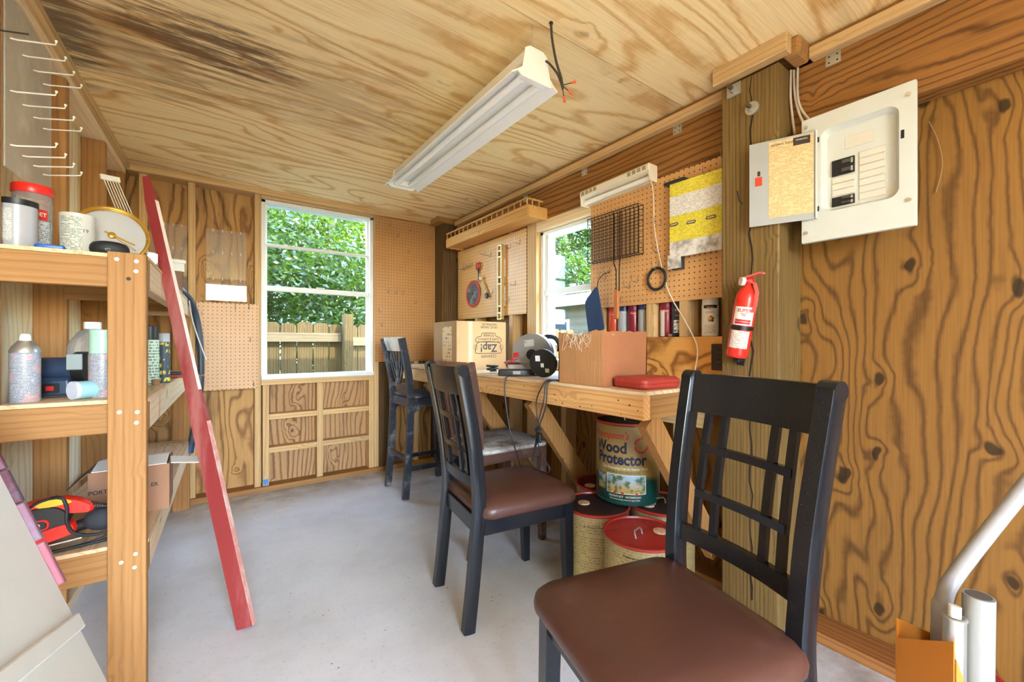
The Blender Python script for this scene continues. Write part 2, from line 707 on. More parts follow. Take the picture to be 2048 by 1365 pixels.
M_steel = plain('zinc_steel', (196, 196, 190), 0.35, 0.85)
M_darkmetal = plain('dark_metal', (58, 56, 56), 0.45, 0.6)
M_black = plain('black_plastic', (26, 26, 28), 0.42)
M_rubber = plain('black_rubber', (30, 30, 32), 0.6)
M_white = plain('white_enamel', (240, 238, 230), 0.4, var=0.04)
M_vinyl = plain('window_white', (238, 238, 236), 0.4, var=0.05)
M_glass = clear('window_glass', (226, 232, 232), 0.0, 0.0, 0.012, fres=0.22)
M_acetate2 = clear('cloudy_acetate', (250, 248, 244), 0.02, 0.05, 0.10, 0.30, fres=0.15)
M_acetate = clear('clear_acetate', (250, 248, 244), 0.07, 0.02, 0.06, 0.06)
M_ink = plain('black_ink', (36, 32, 30), 0.6)
M_red = plain('red_paint', (196, 36, 30), 0.4)
M_card = plain('cardboard', (190, 144, 98), 0.8, var=0.12)
M_screw = plain('screw_head', (205, 198, 180), 0.4, 0.7)

# ================================================================== the shed
CEIL = 2.155
YF, YB = -1.75, 3.56          # inside faces of front and back sheathing
XL, XR = -0.64, 1.88
YF2 = YF

# floor
floor = struct(MB().box((XL - 0.15, YF - 0.15, -0.12), (XR + 0.05, YB + 0.05, 0.0), 0).obj('floor', concrete('concrete_slab'), smooth=0))

# ceiling: plywood sheets laid across the rafters, thin gaps between them
ceiling = struct(MB().box((XL - 0.1, YF - 0.1, CEIL + 0.012), (XR + 0.1, YB + 0.1, CEIL + 0.10), 0).obj('ceiling', M_dark, smooth=0))
for y0, y1 in ((YF - 0.05, -1.332), (-1.328, -0.112), (-0.108, 1.108), (1.112, 2.323), (2.327, 3.55)):
    box('plywood_sheet', (XL - 0.05, y0, CEIL), (XR + 0.005, y1, CEIL + 0.012), M_ceil, ceiling, 0.001)

# ---- back wall
wb = MB()
wb.box((XL - 0.05, YB, 0), (0.307, YB + 0.014, CEIL), 0)
wb.box((1.112, YB, 0), (XR, YB + 0.014, CEIL), 0)
wb.box((0.307, YB, 0), (1.112, YB + 0.014, 0.78), 0)
wb.box((0.307, YB, 2.10), (1.112, YB + 0.014, CEIL), 0)
wall_back = struct(wb.obj('wall_back', M_ply_z, smooth=0))
FB = 3.47
box('plywood_panel', (0.358, YB - 0.006, 0.03), (1.07, YB - 0.0005, 0.76), M_ply_lower, wall_back)
for x0, x1, z0, z1 in ((-0.345, -0.305, .038, 2.117), (-0.103, -0.064, .038, 2.117), (0.269, 0.307, .038, 2.117), (0.3185, 0.358, .038, 0.758),
                       (0.677, 0.719, .038, 0.758), (1.07, 1.1105, .038, 0.758), (1.1125, 1.150, .038, 2.117), (1.46, 1.50, .038, 2.117)):
    box('stud', (x0, FB, z0), (x1, YB, z1), M_stud['z'], wall_back)
box('sole_plate', (-0.42, FB - 0.02, 0), (1.64, YB, 0.038), M_warm['x'], wall_back)
box('top_plate', (-0.40, FB - 0.035, 2.117), (1.66, YB, CEIL), M_stud['x'], wall_back)
box('sill_plate', (0.3085, FB, 0.759), (1.1105, YB, 0.797), M_stud['x'], wall_back)
box('head_plate', (0.3085, FB, 2.098), (1.1105, YB, 2.116), M_stud['x'], wall_back)
for x0, x1 in ((0.3585, 0.6765), (0.7195, 1.0695)):
    for z in (0.268, 0.508):
        box('blocking', (x0, FB + 0.002, z), (x1, YB - 0.007, z + 0.040), M_stud['x'], wall_back)
box('dark_board', (1.1515, FB - 0.004, 0.038), (1.275, FB + 0.03, 0.90), M_dark, wall_back)
box('corner_post', (1.655, 3.315, 0), (1.879, 3.555, 2.105), M_dark, wall_back, 0.004)
box('corner_blocking', (1.60, 3.29, 2.106), (1.879, 3.46, CEIL), M_warm['x'], wall_back)
# blue chalk dab on the stud foot
box('chalk_dab', (0.322, FB - 0.0012, 0.045), (0.354, FB - 0.0002, 0.085), plain('blue_chalk', (70, 130, 190), 0.8), wall_back, 0)

# ---- window in the back wall
def window(name, ax, a0, a1, z0, z1, p0, p1, rails, rail_t, sash, recess):
    """ax: axis along the wall; p0/p1 inside/outside face; rails: heights of cross rails"""
    def bx(lo_a, lo_p, lo_z, hi_a, hi_p, hi_z):
        if ax == 'x':
            return ((lo_a, lo_p, lo_z), (hi_a, hi_p, hi_z))
        return ((lo_p, lo_a, lo_z), (hi_p, hi_a, hi_z))
    m = MB()
    t = 0.030
    m.box(*bx(a0, p0, z0, a0 + t, p1, z1), 0.003)
    m.box(*bx(a1 - t, p0, z0, a1, p1, z1), 0.003)
    m.box(*bx(a0, p0, z1 - t * 0.8, a1, p1, z1), 0.003)
    m.box(*bx(a0, p0 - 0.02, z0, a1, p1, z0 + t), 0.003)
    wn_ = struct(m.obj(name, M_vinyl))
    zs = [z0 + t] + rails + [z1 - t * 0.8]
    q0, q1 = p0 + recess, p0 + recess + 0.022
    for k, z in enumerate(rails):
        tt = rail_t[k]
        MB().box(*bx(a0 + t + .001, q0 - 0.012, z - tt / 2, a1 - t - .001, q1 + 0.012, z + tt / 2), 0.003).obj('meeting_rail', M_vinyl, wn_)
    for k in range(len(zs) - 1):
        lo = zs[k] + (rail_t[k - 1] / 2 if k > 0 else 0) + .001
        hi = zs[k + 1] - (rail_t[k] / 2 if k < len(rails) else 0) - .001
        s_ = MB()
        e = sash
        s_.box(*bx(a0 + t + .001, q0, lo, a0 + t + e, q1, hi), 0.002)
        s_.box(*bx(a1 - t - e, q0, lo, a1 - t - .001, q1, hi), 0.002)
        so = s_.obj('sash_stile', M_vinyl, wn_)
        qm = (q0 + q1) / 2
        MB().box(*bx(a0 + t + .002, qm - 0.002, lo, a1 - t - .002, qm + 0.002, hi), 0).obj('pane', M_glass, wn_, smooth=0)
    return wn_


window_1 = window('window_1', 'x', 0.309, 1.110, 0.798, 2.096, 3.482, 3.60, [1.462, 1.778], [0.036, 0.020], 0.012, 0.035)
box('sash_lock', (0.68, 3.505, 1.463 + .017), (0.74, 3.520, 1.463 + .028), M_steel, window_1, 0.003)
window_2 = window('window_2', 'y', 1.652, 2.186, 0.925, 1.806, 1.822, 1.93, [1.395], [0.038], 0.030, 0.02)
box('sash_lock', (1.815, 1.86, 1.416), (1.838, 1.90, 1.428), M_steel, window_2, 0.003)

# ---- right wall
wr = MB()
wr.box((XR, YF - 0.05, 0), (XR + 0.014, 1.650, CEIL), 0)
wr.box((XR, 2.188, 0), (XR + 0.014, YB + 0.05, CEIL), 0)
wr.box((XR, 1.650, 0), (XR + 0.014, 2.188, 0.925), 0)
wr.box((XR, 1.650, 1.806), (XR + 0.014, 2.188, CEIL), 0)
wall_right = struct(wr.obj('wall_right', M_ply_right, smooth=0))
FR = 1.79
box('header_beam', (FR, YF, 1.838), (XR - .001, 0.665, 2.088), M_beam, wall_right, 0.003)
box('header_beam', (FR, 0.880, 1.872), (XR - .001, 3.314, 2.088), M_beam, wall_right, 0.003)
box('ceiling_trim', (FR - 0.035, YF, 2.0885), (XR - .001, 0.598, 2.128), M_stud['y'], wall_right)
box('ceiling_trim', (FR - 0.035, 0.900, 2.0885), (XR - .001, 3.28, 2.128), M_stud['y'], wall_right)
box('ceiling_ledger', (FR - 0.005, YF, 2.1285), (XR - .001, 3.27, CEIL), M_warm['y'], wall_right)
box('sole_plate', (1.745, YF, 0), (XR - .001, 0.665, 0.038), wood('stained_plate', (168, 110, 58), (110, 66, 32), 'y', 7.0, 42.0, 0.08, 0.6, 0.5, 0.4, 0.3, (70, 44, 26), swirl=3.0), wall_right)
box('sole_plate', (1.775, 0.880, 0), (XR - .001, 3.314, 0.038), M_warm['y'], wall_right)
for y0, z0, z1 in ((1.271, 1.0905, 1.871), (1.089, 1.0905, 1.871), (1.30, .039, 1.060), (1.12, .039, 1.060), (2.46, .039, 1.871), (2.95, .039, 1.871), (1.90, .039, 0.92)):
    box('stud', (FR + .0005, y0, z0), (XR - .001, y0 + 0.046, z1), M_stud['z'], wall_right)
box('jamb', (FR - 0.002, 2.189, 0.039), (XR - .001, 2.288, 1.871), M_stud['z'], wall_right)
box('jamb', (FR + .0005, 1.6105, 0.925), (XR - .001, 1.650, 1.871), M_stud['z'], wall_right)
box('window_head', (FR - 0.002, 1.651, 1.8075), (XR - .001, 2.188, 1.871), M_pale['y'], wall_right)
box('window_stool', (FR - 0.002, 1.651, 0.893), (XR - .001, 2.188, 0.924), M_pale['y'], wall_right)
box('cavity_shelf', (FR, 0.880, 1.0605), (XR - .001, 1.610, 1.0900), M_stud['y'], wall_right)
box('plywood_backing', (FR - 0.008, 0.880, 0.893), (FR - 0.0005, 1.70, 1.0895), wood('plywood_swirl', (226, 164, 86), (140, 82, 32), 'y', 4.0, 9.0, 0.45, 0.8, 0.85, 0.15, 0.45, (92, 54, 26), swirl=7.0), wall_right)
# timber post with its cap and hardware
PX, PY0, PY1 = 1.682, 0.667, 0.878
post = box('timber_post', (PX, PY0, 0), (XR - .001, PY1, 2.088), M_post, wall_right, 0.005)
ck = MB()
random.seed(3)
path = [(PX - .0008, 0.762 + 0.006 * math.sin(k * 1.7) + random.uniform(-.003, .003), 2.08 - k * 0.05) for k in range(41)]
ck.sweep(path, [(-.0016, -.0012), (.0016, -.0012), (.0016, .0006), (-.0016, .0006)], side=(0, 1, 0), scales=[0.6 + 0.9 * abs(math.sin(k * .37)) for k in range(41)])
ck.obj('drying_crack', plain('crack_dark', (40, 28, 16), 0.9), post)
box('cap_board', (1.640, 0.625, 2.090), (1.6815, 0.895, CEIL - .0005), M_stud['y'], wall_right, 0.004)
box('cap_board', (1.682, 0.600, 2.0885), (1.789, 0.660, CEIL - .0005), M_warm['y'], wall_right, 0.012)
for (py, pz, sq) in ((0.826, 2.058, True), (0.758, 1.955, False)):
    bm_ = MB()
    if sq:
        bm_.box((PX - .007, py - .027, pz - .024), (PX - .0005, py + .027, pz + .024), 0.001)
    else:
        bm_.cyl((PX - .0075, py, pz), (PX - .0005, py, pz), 0.025, 20)
    wsh = bm_.obj('washer', M_steel, post)
    nb = MB()
    nb.cyl((PX - .025, py, pz), (PX - .0076, py, pz), 0.0135, 6)
    nb.obj('nut', M_steel, wsh)
    MB().cyl((PX - .047, py, pz), (PX - .0251, py, pz), 0.008, 10).obj('bolt_end', plain('rusty_bolt', (110, 92, 78), 0.5, 0.6), wsh)
# nail plates on the header
for y in (0.535, 1.142, 1.744, 2.308):
    pl = box('nail_plate', (FR - 0.0025, y - .022, 2.045), (FR - .0002, y + .022, 2.088), M_steel, wall_right, 0.0006)
    for dy in (-.012, .012):
        for dz in (.011, .032):
            MB().cyl((FR - .0032, y + dy, 2.045 + dz), (FR - .0025, y + dy, 2.045 + dz), 0.003, 8).obj('nail_hole', M_black, pl)

# ---- left wall (runs a couple of degrees off square)
LA = math.degrees(math.atan(0.035))
wl = MB().box((-0.101, YF - 0.03, 0), (-0.0895, YB + 0.04, CEIL), 0)
wall_left = struct(wl.obj('wall_left', M_ply_left, smooth=0))
wall_left.location = (-0.525, 0, 0)
wall_left.rotation_euler = (0, 0, R(-LA))
for y in (-1.31, -0.70, -0.09, 0.52, 1.130, 1.738, 2.335, 2.950, 3.42):
    box('stud', (-0.089, y, 0.0385), (0, y + 0.038, 2.089), M_warm['z'], wall_left)
box('sole_plate', (-0.089, YF, 0), (0.0, 3.46, 0.038), M_pale['y'], wall_left)
box('top_plate', (-0.089, YF, 2.0895), (0.0, 3.46, 2.122), M_pale['y'], wall_left)
box('top_plate', (-0.089, YF, 2.1225), (0.022, 3.43, CEIL), M_stud['y'], wall_left)

# ---- front wall behind the camera
DX0, DX1, DZ = -0.42, 0.62, 2.05           # open doorway: daylight comes in here
wf = MB().box((XL - 0.1, YF - 0.014, 0), (DX0, YF, CEIL), 0)
wf.box((DX1, YF - 0.014, 0), (XR, YF, CEIL), 0)
wf.box((DX0, YF - 0.014, DZ), (DX1, YF, CEIL), 0)
wall_front = struct(wf.obj('wall_front', M_ply_z, smooth=0))
for x in (DX0 - 0.038, DX1, 0.92, 1.53):
    box('stud', (x, YF + .001, 0.0), (x + 0.038, YF + 0.09, CEIL - .001), M_stud['z'], wall_front)
box('sun_block_eave', (XL - 0.1, YF - 0.55, CEIL + 0.02), (XR + 0.1, YF - 0.101, CEIL + 0.09), M_warm['x'], ceiling)  # unseen overhang added to keep direct sun from reaching far through the doorway

# unseen overhang added along the right-hand wall to cut off direct sun
box('sun_block_eave', (XR + 0.101, YF - 0.4, CEIL + 0.02), (XR + 0.34, YB + 0.4, CEIL + 0.09), M_warm['y'], ceiling)

# ---- pegboards
PEG = (208, 156, 102)
pb1 = tag(MB().box((1.116, 3.4635, 0.905), (1.703, 3.4695, 2.112), 0.001).obj('pegboard', pegboard('pegboard_brown', (198, 146, 90), 'x', 0.004, 0.007)),
          'tall orange-brown pegboard right of the back window', 'pegboard')
pb2 = tag(MB().box((-0.060, 3.4635, 0.742), (0.290, 3.4695, 1.335), 0.001).obj('pegboard', pegboard('pegboard_tan', (206, 158, 112), 'x', 0.01, 0.003)),
          'small tan pegboard left of the back window', 'pegboard')
pb3 = tag(MB().box((1.7835, 2.292, 1.265), (1.7895, 3.272, 1.862), 0.001).obj('pegboard', pegboard('pegboard_yellow', (222, 168, 100), 'y', 0.006, 0.009)),
          'yellow-tan pegboard with saw blade and level beside side window', 'pegboard')
pb4 = tag(MB().box((1.7835, 0.880, 1.257), (1.7895, 1.689, 1.866), 0.001).obj('pegboard', pegboard('pegboard_near', (216, 162, 104), 'y', 0.0, 0.004)),
          'tan pegboard with grill basket between side window and post', 'pegboard')

# ================================================================== outdoors
M_grass = plain('dry_lawn', (96, 104, 60), 0.9, var=0.4, scale=9)
gr = MB().box((-40, -40, -0.32), (45, 60, -0.20), 0).obj('ground', M_grass, smooth=0)
struct(gr)

# fence behind the shed
FY = 4.62
M_fence = wood('fence_board', (100, 78, 40), (52, 39, 19), 'z', 7.0, 42.0, 0.08, 1.3, 0.6, 0.5, 0.55, (62, 46, 28), swirl=3.0)
fence = thing('board_fence', 'weathered dog-ear board fence outside the back window', 'fence', (0, 0, 0))
rng = random.Random(11)
k = 0
x = -1.9
while x < 4.4:
    wd = 0.136 + rng.uniform(-.003, .003)
    top = 1.262 + rng.uniform(-.012, .012)
    c = 0.026
    poly = [(x, -0.18), (x + wd, -0.18), (x + wd, top - c), (x + wd - c, top), (x + c, top), (x, top - c)]
    M = Matrix(((1, 0, 0, 0), (0, 0, 1, FY), (0, 1, 0, 0), (0, 0, 0, 1)))
    MB().prism(poly, 0, 0.016, M).obj('board', M_fence, fence)
    x += wd + 0.010
for x0, x1, z in ((-1.9, 1.128, 1.075), (1.232, 4.4, 1.035), (-1.9, 1.128, 0.25)):
    box('rail', (x0, FY - 0.040, z), (x1, FY - .0005, z + 0.088), wood('fence_rail', (122, 106, 80), (90, 72, 48), 'x', 7.0, 42.0, 0.08, 1.0, 0.5, 0.4, 0.3, (90, 66, 40), swirl=3.0), fence)
box('post', (1.135, FY - 0.125, -0.19), (1.225, FY - 0.036, 1.36), M_fence, fence, 0.003)


def leaf_cloud(rng, blobs, n, size):
    vs, fs = [], []
    tot = sum(b[3] ** 2 for b in blobs)
    for (cx, cy, cz, r) in blobs:
        for _ in range(int(n * r * r / tot)):
            d = Vector((rng.gauss(0, 1), rng.gauss(0, 1), rng.gauss(0, 1)))
            d.normalize()
            p = Vector((cx, cy, cz)) + d * r * (0.45 + 0.6 * rng.random() ** 0.7)
            a = Vector((rng.gauss(0, 1), rng.gauss(0, 1), rng.gauss(0, 0.6))).normalized()
            b = a.cross(Vector((rng.gauss(0, 1), rng.gauss(0, 1), rng.gauss(0, 1)))).normalized()
            s_ = size * (0.6 + 0.8 * rng.random())
            q = len(vs)
            vs += [p - a * s_, p + b * s_ * 0.42, p + a * s_, p - b * s_ * 0.42]
            fs.append((q, q + 1, q + 2, q + 3))
    return vs, fs


def leafmat(name, c1, c2):
    t = NT(name)
    nz = t.noise(t.co(), 2.2, 3.0)
    n2 = t.noise(t.co(), 40.0, 1.0)
    col = t.mix(t.math('MULTIPLY_ADD', n2, 0.7, t.math('MULTIPLY', nz, 0.4), clamp=True), lin(c1), lin(c2))
    d = t.n('BsdfDiffuse')
    t.put(d.inputs[0], col)
    tr = t.n('BsdfTranslucent')
    t.put(tr.inputs[0], t.mix(0.5, col, lin((150, 190, 40))))
    gl = t.n('BsdfGlossy')
    gl.inputs['Roughness'].default_value = 0.35
    m1 = t.n('MixShader')
    m1.inputs[0].default_value = 0.35
    t.t.links.new(d.outputs[0], m1.inputs[1])
    t.t.links.new(tr.outputs[0], m1.inputs[2])
    m2 = t.n('MixShader')
    m2.inputs[0].default_value = 0.06
    t.t.links.new(m1.outputs[0], m2.inputs[1])
    t.t.links.new(gl.outputs[0], m2.inputs[2])
    t.t.links.new(m2.outputs[0], t.out.inputs[0])
    return t.m


M_leaf = [leafmat('leaf_dark', (7, 15, 6), (40, 48, 27)), leafmat('leaf_bright', (56, 88, 8), (136, 148, 26)), leafmat('leaf_mid', (11, 26, 7), (50, 68, 23))]
M_bark = plain('bark', (84, 70, 54), 0.9, var=0.3, bump=0.4)


def tree(label, x, y, h, crown, n, size, m, seed, group='trees behind the fence', low=0.25, blobs=14):
    rng = random.Random(seed)
    t = thing('leafy_tree', label, 'tree', (x, y, -0.2), 0, group)
    tr = MB()
    top = h * 0.8
    pts = [(0.12 * math.sin(k * 1.3 + seed), 0.1 * math.cos(k + seed), top * k / 6) for k in range(7)]
    tr.tube(pts, 0.12, 8, scales=[1.25 - 0.15 * k for k in range(7)])
    for b in range(7):
        a = rng.uniform(0, 2 * PI)
        z0 = h * rng.uniform(low + .1, 0.7)
        l = crown * rng.uniform(0.6, 1.0)
        tr.tube([(0, 0, z0), (math.cos(a) * l * .5, math.sin(a) * l * .5, z0 + l * .35), (math.cos(a) * l, math.sin(a) * l, z0 + l * .55)], 0.045, 6, scales=[1.2, .8, .35])
    tr.obj('trunk', M_bark, t)
    bl = []
    for _ in range(blobs):
        a = rng.uniform(0, 2 * PI)
        rr = crown * math.sqrt(rng.random()) * 0.85
        z = h * rng.uniform(low, 1.0)
        bl.append((rr * math.cos(a), rr * math.sin(a), z, crown * rng.uniform(0.28, 0.5)))
    vs, fs = leaf_cloud(rng, bl, n, size)
    me = bpy.data.meshes.new('foliage')
    me.from_pydata([tuple(p) for p in vs], [], fs)
    me.update()
    me.materials.append(m)
    o = bpy.data.objects.new('foliage', me)
    COL.objects.link(o)
    o.parent = t
    return t


tree('dark glossy evergreen tree at left behind the fence', 0.0, 8.8, 5.6, 1.9, 46000, 0.050, M_leaf[0], 1, low=0.12, blobs=20)
tree('bright yellow-green tree in the middle behind the fence', 1.75, 8.1, 6.0, 1.25, 30000, 0.040, M_leaf[1], 2, low=0.42)
tree('dark broad evergreen tree right of the bright green tree', 3.7, 9.6, 6.2, 1.95, 46000, 0.050, M_leaf[0], 3, low=0.12, blobs=20)
tree('low mid-green bushy tree just behind the fence boards', 2.0, 7.4, 3.0, 1.7, 36000, 0.040, M_leaf[2], 4, low=0.2, blobs=18)
tree('second bushy mid-green tree at left behind the fence', -1.6, 9.5, 5.0, 2.0, 30000, 0.055, M_leaf[2], 5, low=0.1, blobs=18)
tree('far tall evergreen tree closing the view behind the fence', 3.0, 13.5, 8.5, 3.6, 42000, 0.085, M_leaf[0], 6, low=0.1, blobs=24)
tree('far mid-green tree at the left end of the tree line', -1.2, 13.0, 7.5, 3.0, 34000, 0.08, M_leaf[2], 8, low=0.08, blobs=22)
tree('spreading green tree beyond the low building outside the side window', 12.6, 13.6, 6.6, 2.5, 30000, 0.085, M_leaf[2], 12, None, low=0.35, blobs=16)

# low building seen through the side window
nb = thing('neighbouring_outbuilding', 'low grey-sided building with a pale metal roof outside side window', 'building', (0, 0, 0))
M_side = ribbed('grey_siding', (120, 108, 92), (86, 76, 64), 'z', 0.16, 0.7)
box('wall', (6.6, 1.5, -0.2), (9.6, 12.5, 1.96), M_side, nb, 0)
M_roof = plain('pale_metal_roof', (226, 226, 224), 0.45, 0.2, var=0.06)
MB().prism([(6.25, 1.93), (9.9, 2.62), (9.9, 2.70), (6.25, 2.01)], 0, 11.6, Matrix(((1, 0, 0, 0), (0, 0, 1, 1.2), (0, 1, 0, 0), (0, 0, 0, 1)))).obj('roof', M_roof, nb)
box('fascia', (6.22, 1.2, 1.86), (6.26, 12.8, 1.985), plain('fascia_board', (196, 190, 178), 0.6), nb)
for y in (6.9, 8.6):
    f_ = box('window', (6.57, y, 0.9), (6.61, y + 0.7, 1.6), M_vinyl, nb)
    box('pane', (6.562, y + .06, 0.96), (6.569, y + 0.64, 1.54), plain('dark_pane', (70, 84, 96), 0.1), f_)

# ================================================================== workbench
BT = 0.888
bench = thing('workbench', 'long plywood-topped pine workbench built along the right wall', 'workbench', (1.25, 0.93, 0))
box('bench_top', (-0.012, -0.012, BT - 0.014), (0.538, 2.375, BT), wood('bench_plywood', (232, 204, 166), (190, 146, 98), 'y', 3.0, 24.0, 0.2, 0.4, 0.5, 0.4, 0.25, (128, 96, 66)), bench)
M_apron = wood('bench_apron', (228, 178, 116), (190, 126, 66), 'y', 7.0, 42.0, 0.08, 1.2, 0.5, 0.35, 0.25, (92, 56, 30), swirl=3.0)
box('front_apron', (0, 0, BT - 0.104), (0.038, 2.37, BT - 0.0145), M_apron, bench)
box('end_apron', (0.0385, 0, BT - 0.104), (0.537, 0.038, BT - 0.0145), M_warm['x'], bench)
for y in (0.61, 1.22, 1.83, 2.33):
    box('joist', (0.0385, y, BT - 0.104), (0.537, y + 0.038, BT - 0.0145), M_warm['x'], bench)
for y in (0.005, 0.682, 1.27, 1.88):
    m = MB()
    m.bar((0.055, y + 0.02, BT - 0.106), (0.515, y + 0.02, 0.17), 0.038, 0.089, (0, 1, 0))
    m.obj('diagonal_brace', M_warm['z'], bench)
box('wall_ledger', (0.500, 0.04, BT - 0.20), (0.537, 0.59, BT - 0.1045), M_stud['y'], bench)
# rusty nail marks in the apron
rng = random.Random(5)
nm = plain('nail_head', (60, 44, 34), 0.6)
for k in range(22):
    y = rng.uniform(0.02, 1.45)
    z = BT - 0.02 - rng.random() * 0.075
    MB().cyl((-0.0012, y, z), (0.0, y, z), rng.uniform(.002, .0038), 8).obj('nail_head', nm, bench)
box('orange_tag', (-0.006, 2.372, BT - 0.10), (0.03, 2.40, BT - 0.03), plain('orange_paint', (214, 110, 50), 0.6), bench)

# ================================================================== chairs
M_blk = worn('black_lacquer', (24, 26, 31), (84, 82, 80), 0.05, 14.0, 0.22)
M_blk_dusty = worn('black_lacquer_dusty', (28, 30, 34), (128, 104, 78), 0.55, 5.0, 0.30)
M_leather = worn('brown_leatherette', (82, 50, 40), (132, 98, 80), 0.25, 5.0, 0.36)


def dining_chair(label, loc, rotz, toprail, slat_pattern=True):
    t = thing('dining_chair', label, 'chair', loc, rotz, 'lattice-back dining chairs')
    # rear posts: leg, seat joint, leaning back post in one curve
    prof = [(-.017, -.022), (.017, -.022), (.019, -.018), (.019, .018), (.017, .022), (-.017, .022), (-.019, .018), (-.019, -.018)]
    side_path = [(-0.248, 0), (-0.230, .16), (-0.215, .32), (-0.205, .44), (-0.208, .52), (-0.222, .66), (-0.246, .80), (-0.272, .93), (-0.279, .962)]
    for sy in (-1, 1):
        pts = catmull([(x, sy * (0.172 + 0.016 * min(1, max(0, (z - .40) / .55))), z) for x, z in side_path], 3)
        m = MB()
        m.sweep(pts, prof, side=(0, 1, 0))
        e = pts[-1]
        m.cyl((e.x, e.y - .019, e.z - .001), (e.x, e.y + .019, e.z - .001), 0.0222, 18)
        m.obj('back_post', M_blk, t)
    for sy in (-1, 1):
        m = MB()
        m.sweep([(0.185, sy * .178, .41), (0.190, sy * .178, .20), (0.196, sy * .178, 0.0)], [(-.021, -.021), (.021, -.021), (.021, .021), (-.021, .021)], side=(0, 1, 0), scales=[1.0, .92, .72])
        m.obj('front_leg', M_blk, t)

    def bx(z):      # x of the post centre line at height z
        for (x0, z0), (x1, z1) in zip(side_path, side_path[1:]):
            if z <= z1:
                return x0 + (x1 - x0) * (z - z0) / (z1 - z0)
        return side_path[-1][0]
    BOW = 0.022     # the back is slightly curved in plan

    def pt(y, z, d=0.0):
        return (bx(z) - BOW * (1 - (y / .17) ** 2) + d, y, z)
    # crest and bottom rail
    for nm_, z0, z1, th, mt in (('crest_rail', 0.868, 0.974, .020, toprail), ('bottom_rail', 0.520, 0.562, .018, M_blk)):
        rings = []
        for k in range(9):
            y = -0.171 + 0.342 * k / 8
            a, b = pt(y, z0), pt(y, z1)
            rings.append([(a[0] - th / 2, y, z0), (a[0] + th / 2, y, z0), (b[0] + th / 2, y, z1), (b[0] - th / 2, y, z1)])
        MB().loft(rings).obj(nm_, mt, t)
    # lattice: two pairs of uprights tied by two cross bars
    for y in (-.118, -.070, .070, .118):
        m = MB()
        m.sweep([pt(y, z) for z in (.555, .64, .74, .82, .875)], [(-.0095, -.006), (.0095, -.006), (.0095, .006), (-.0095, .006)], side=(0, 1, 0))
        m.obj('slat', M_blk, t)
    for z in (0.655, 0.775):
        rings = []
        for k in range(7):
            y = -0.125 + 0.25 * k / 6
            a = pt(y, z)
            rings.append([(a[0] - .007, y, z - .010), (a[0] + .0075, y, z - .010), (a[0] + .0075, y, z + .010), (a[0] - .007, y, z + .010)])
        MB().loft(rings).obj('cross_bar', M_blk, t)
    # aprons
    for nm_, lo, hi in (('seat_rail', (-.19, -.190, .345), (.175, -.168, .410)), ('seat_rail', (-.19, .168, .345), (.175, .190, .410)),
                        ('seat_rail', (.176, -.158, .345), (.198, .158, .410)), ('seat_rail', (-.218, -.153, .345), (-.192, .153, .410))):
        box(nm_, lo, hi, M_blk, t, 0.003)
    # cushion: rounded, domed
    lay = []
    for sc, z, r in ((.95, .405, .05), (.99, .415, .055), (1.0, .430, .058), (.985, .446, .058), (.92, .460, .055), (.72, .470, .05), (.35, .474, .03)):
        lay.append((rrect(.445 * sc, (.43) * sc, r * sc, 5, 0.013, 0), z))
    MB().stack(lay).obj('seat_cushion', M_leather, t, 60)
    return t


ch_mid = dining_chair('black lattice-back dining chair facing the workbench, brown vinyl seat', (1.043, 1.478, 0), -8.0, M_blk_dusty)
ch_front = dining_chair('nearest black lattice-back dining chair with brown seat, turned toward the room', (0.822, 0.566, 0), 165.8, M_blk)

# worn brown chair tucked between the black chair and the bench
M_brn = worn('worn_brown_wood', (78, 48, 36), (186, 176, 160), 0.35, 6.0, 0.5)
M_brn_seat = worn('dusty_brown_seat', (86, 60, 48), (196, 194, 188), 0.95, 5.0, 0.6)
t = thing('wooden_side_chair', 'worn brown wooden chair with dusty seat pushed under the workbench', 'chair', (1.28, 1.925, 0), -2.0)
for sy in (-1, 1):
    m = MB()
    m.sweep(catmull([(-.235, sy * .165, 0), (-.205, sy * .165, .25), (-.195, sy * .165, .53), (-.215, sy * .175, .75), (-.255, sy * .182, .965)], 3), [(-.016, -.02), (.016, -.02), (.016, .02), (-.016, .02)], side=(0, 1, 0))
    m.obj('back_post', M_brn, t)
    m = MB()
    m.sweep([(.19, sy * .17, .51), (.195, sy * .17, 0)], [(-.019, -.019), (.019, -.019), (.019, .019), (-.019, .019)], side=(0, 1, 0), scales=[1, .85])
    m.obj('front_leg', M_brn, t)
    MB().bar((-.2, sy * .17, .22), (.19, sy * .17, .22), .02, .026, (0, 1, 0)).obj('stretcher', M_brn, t)
MB().bar((.19, -.16, .30), (.19, .16, .30), .022, .022, (1, 0, 0)).obj('stretcher', M_brn, t)
rings = []
for k in range(9):
    y = -.188 + .376 * k / 8
    x = -.255 - .02 * (1 - (y / .19) ** 2)
    rings.append([(x - .010, y, .875), (x + .012, y, .875), (x - .002, y, .968), (x - .022, y, .968)])
MB().loft(rings).obj('crest_rail', worn('worn_crest', (128, 84, 56), (190, 160, 128), 0.6, 8.0, 0.5), t)
for y in (-.10, -.035, .035, .10):
    MB().bar((-.205, y, .55), (-.265, y, .88), .022, .01, (0, 1, 0)).obj('slat', M_brn, t)
for nm_, lo, hi in (('seat_rail', (-.18, -.178, .455), (.175, -.158, .512)), ('seat_rail', (-.18, .158, .455), (.175, .178, .512)), ('seat_rail', (.168, -.15, .455), (.19, .15, .512)), ('seat_rail', (-.20, -.15, .455), (-.18, .15, .512))):
    box(nm_, lo, hi, M_brn, t, 0.002)
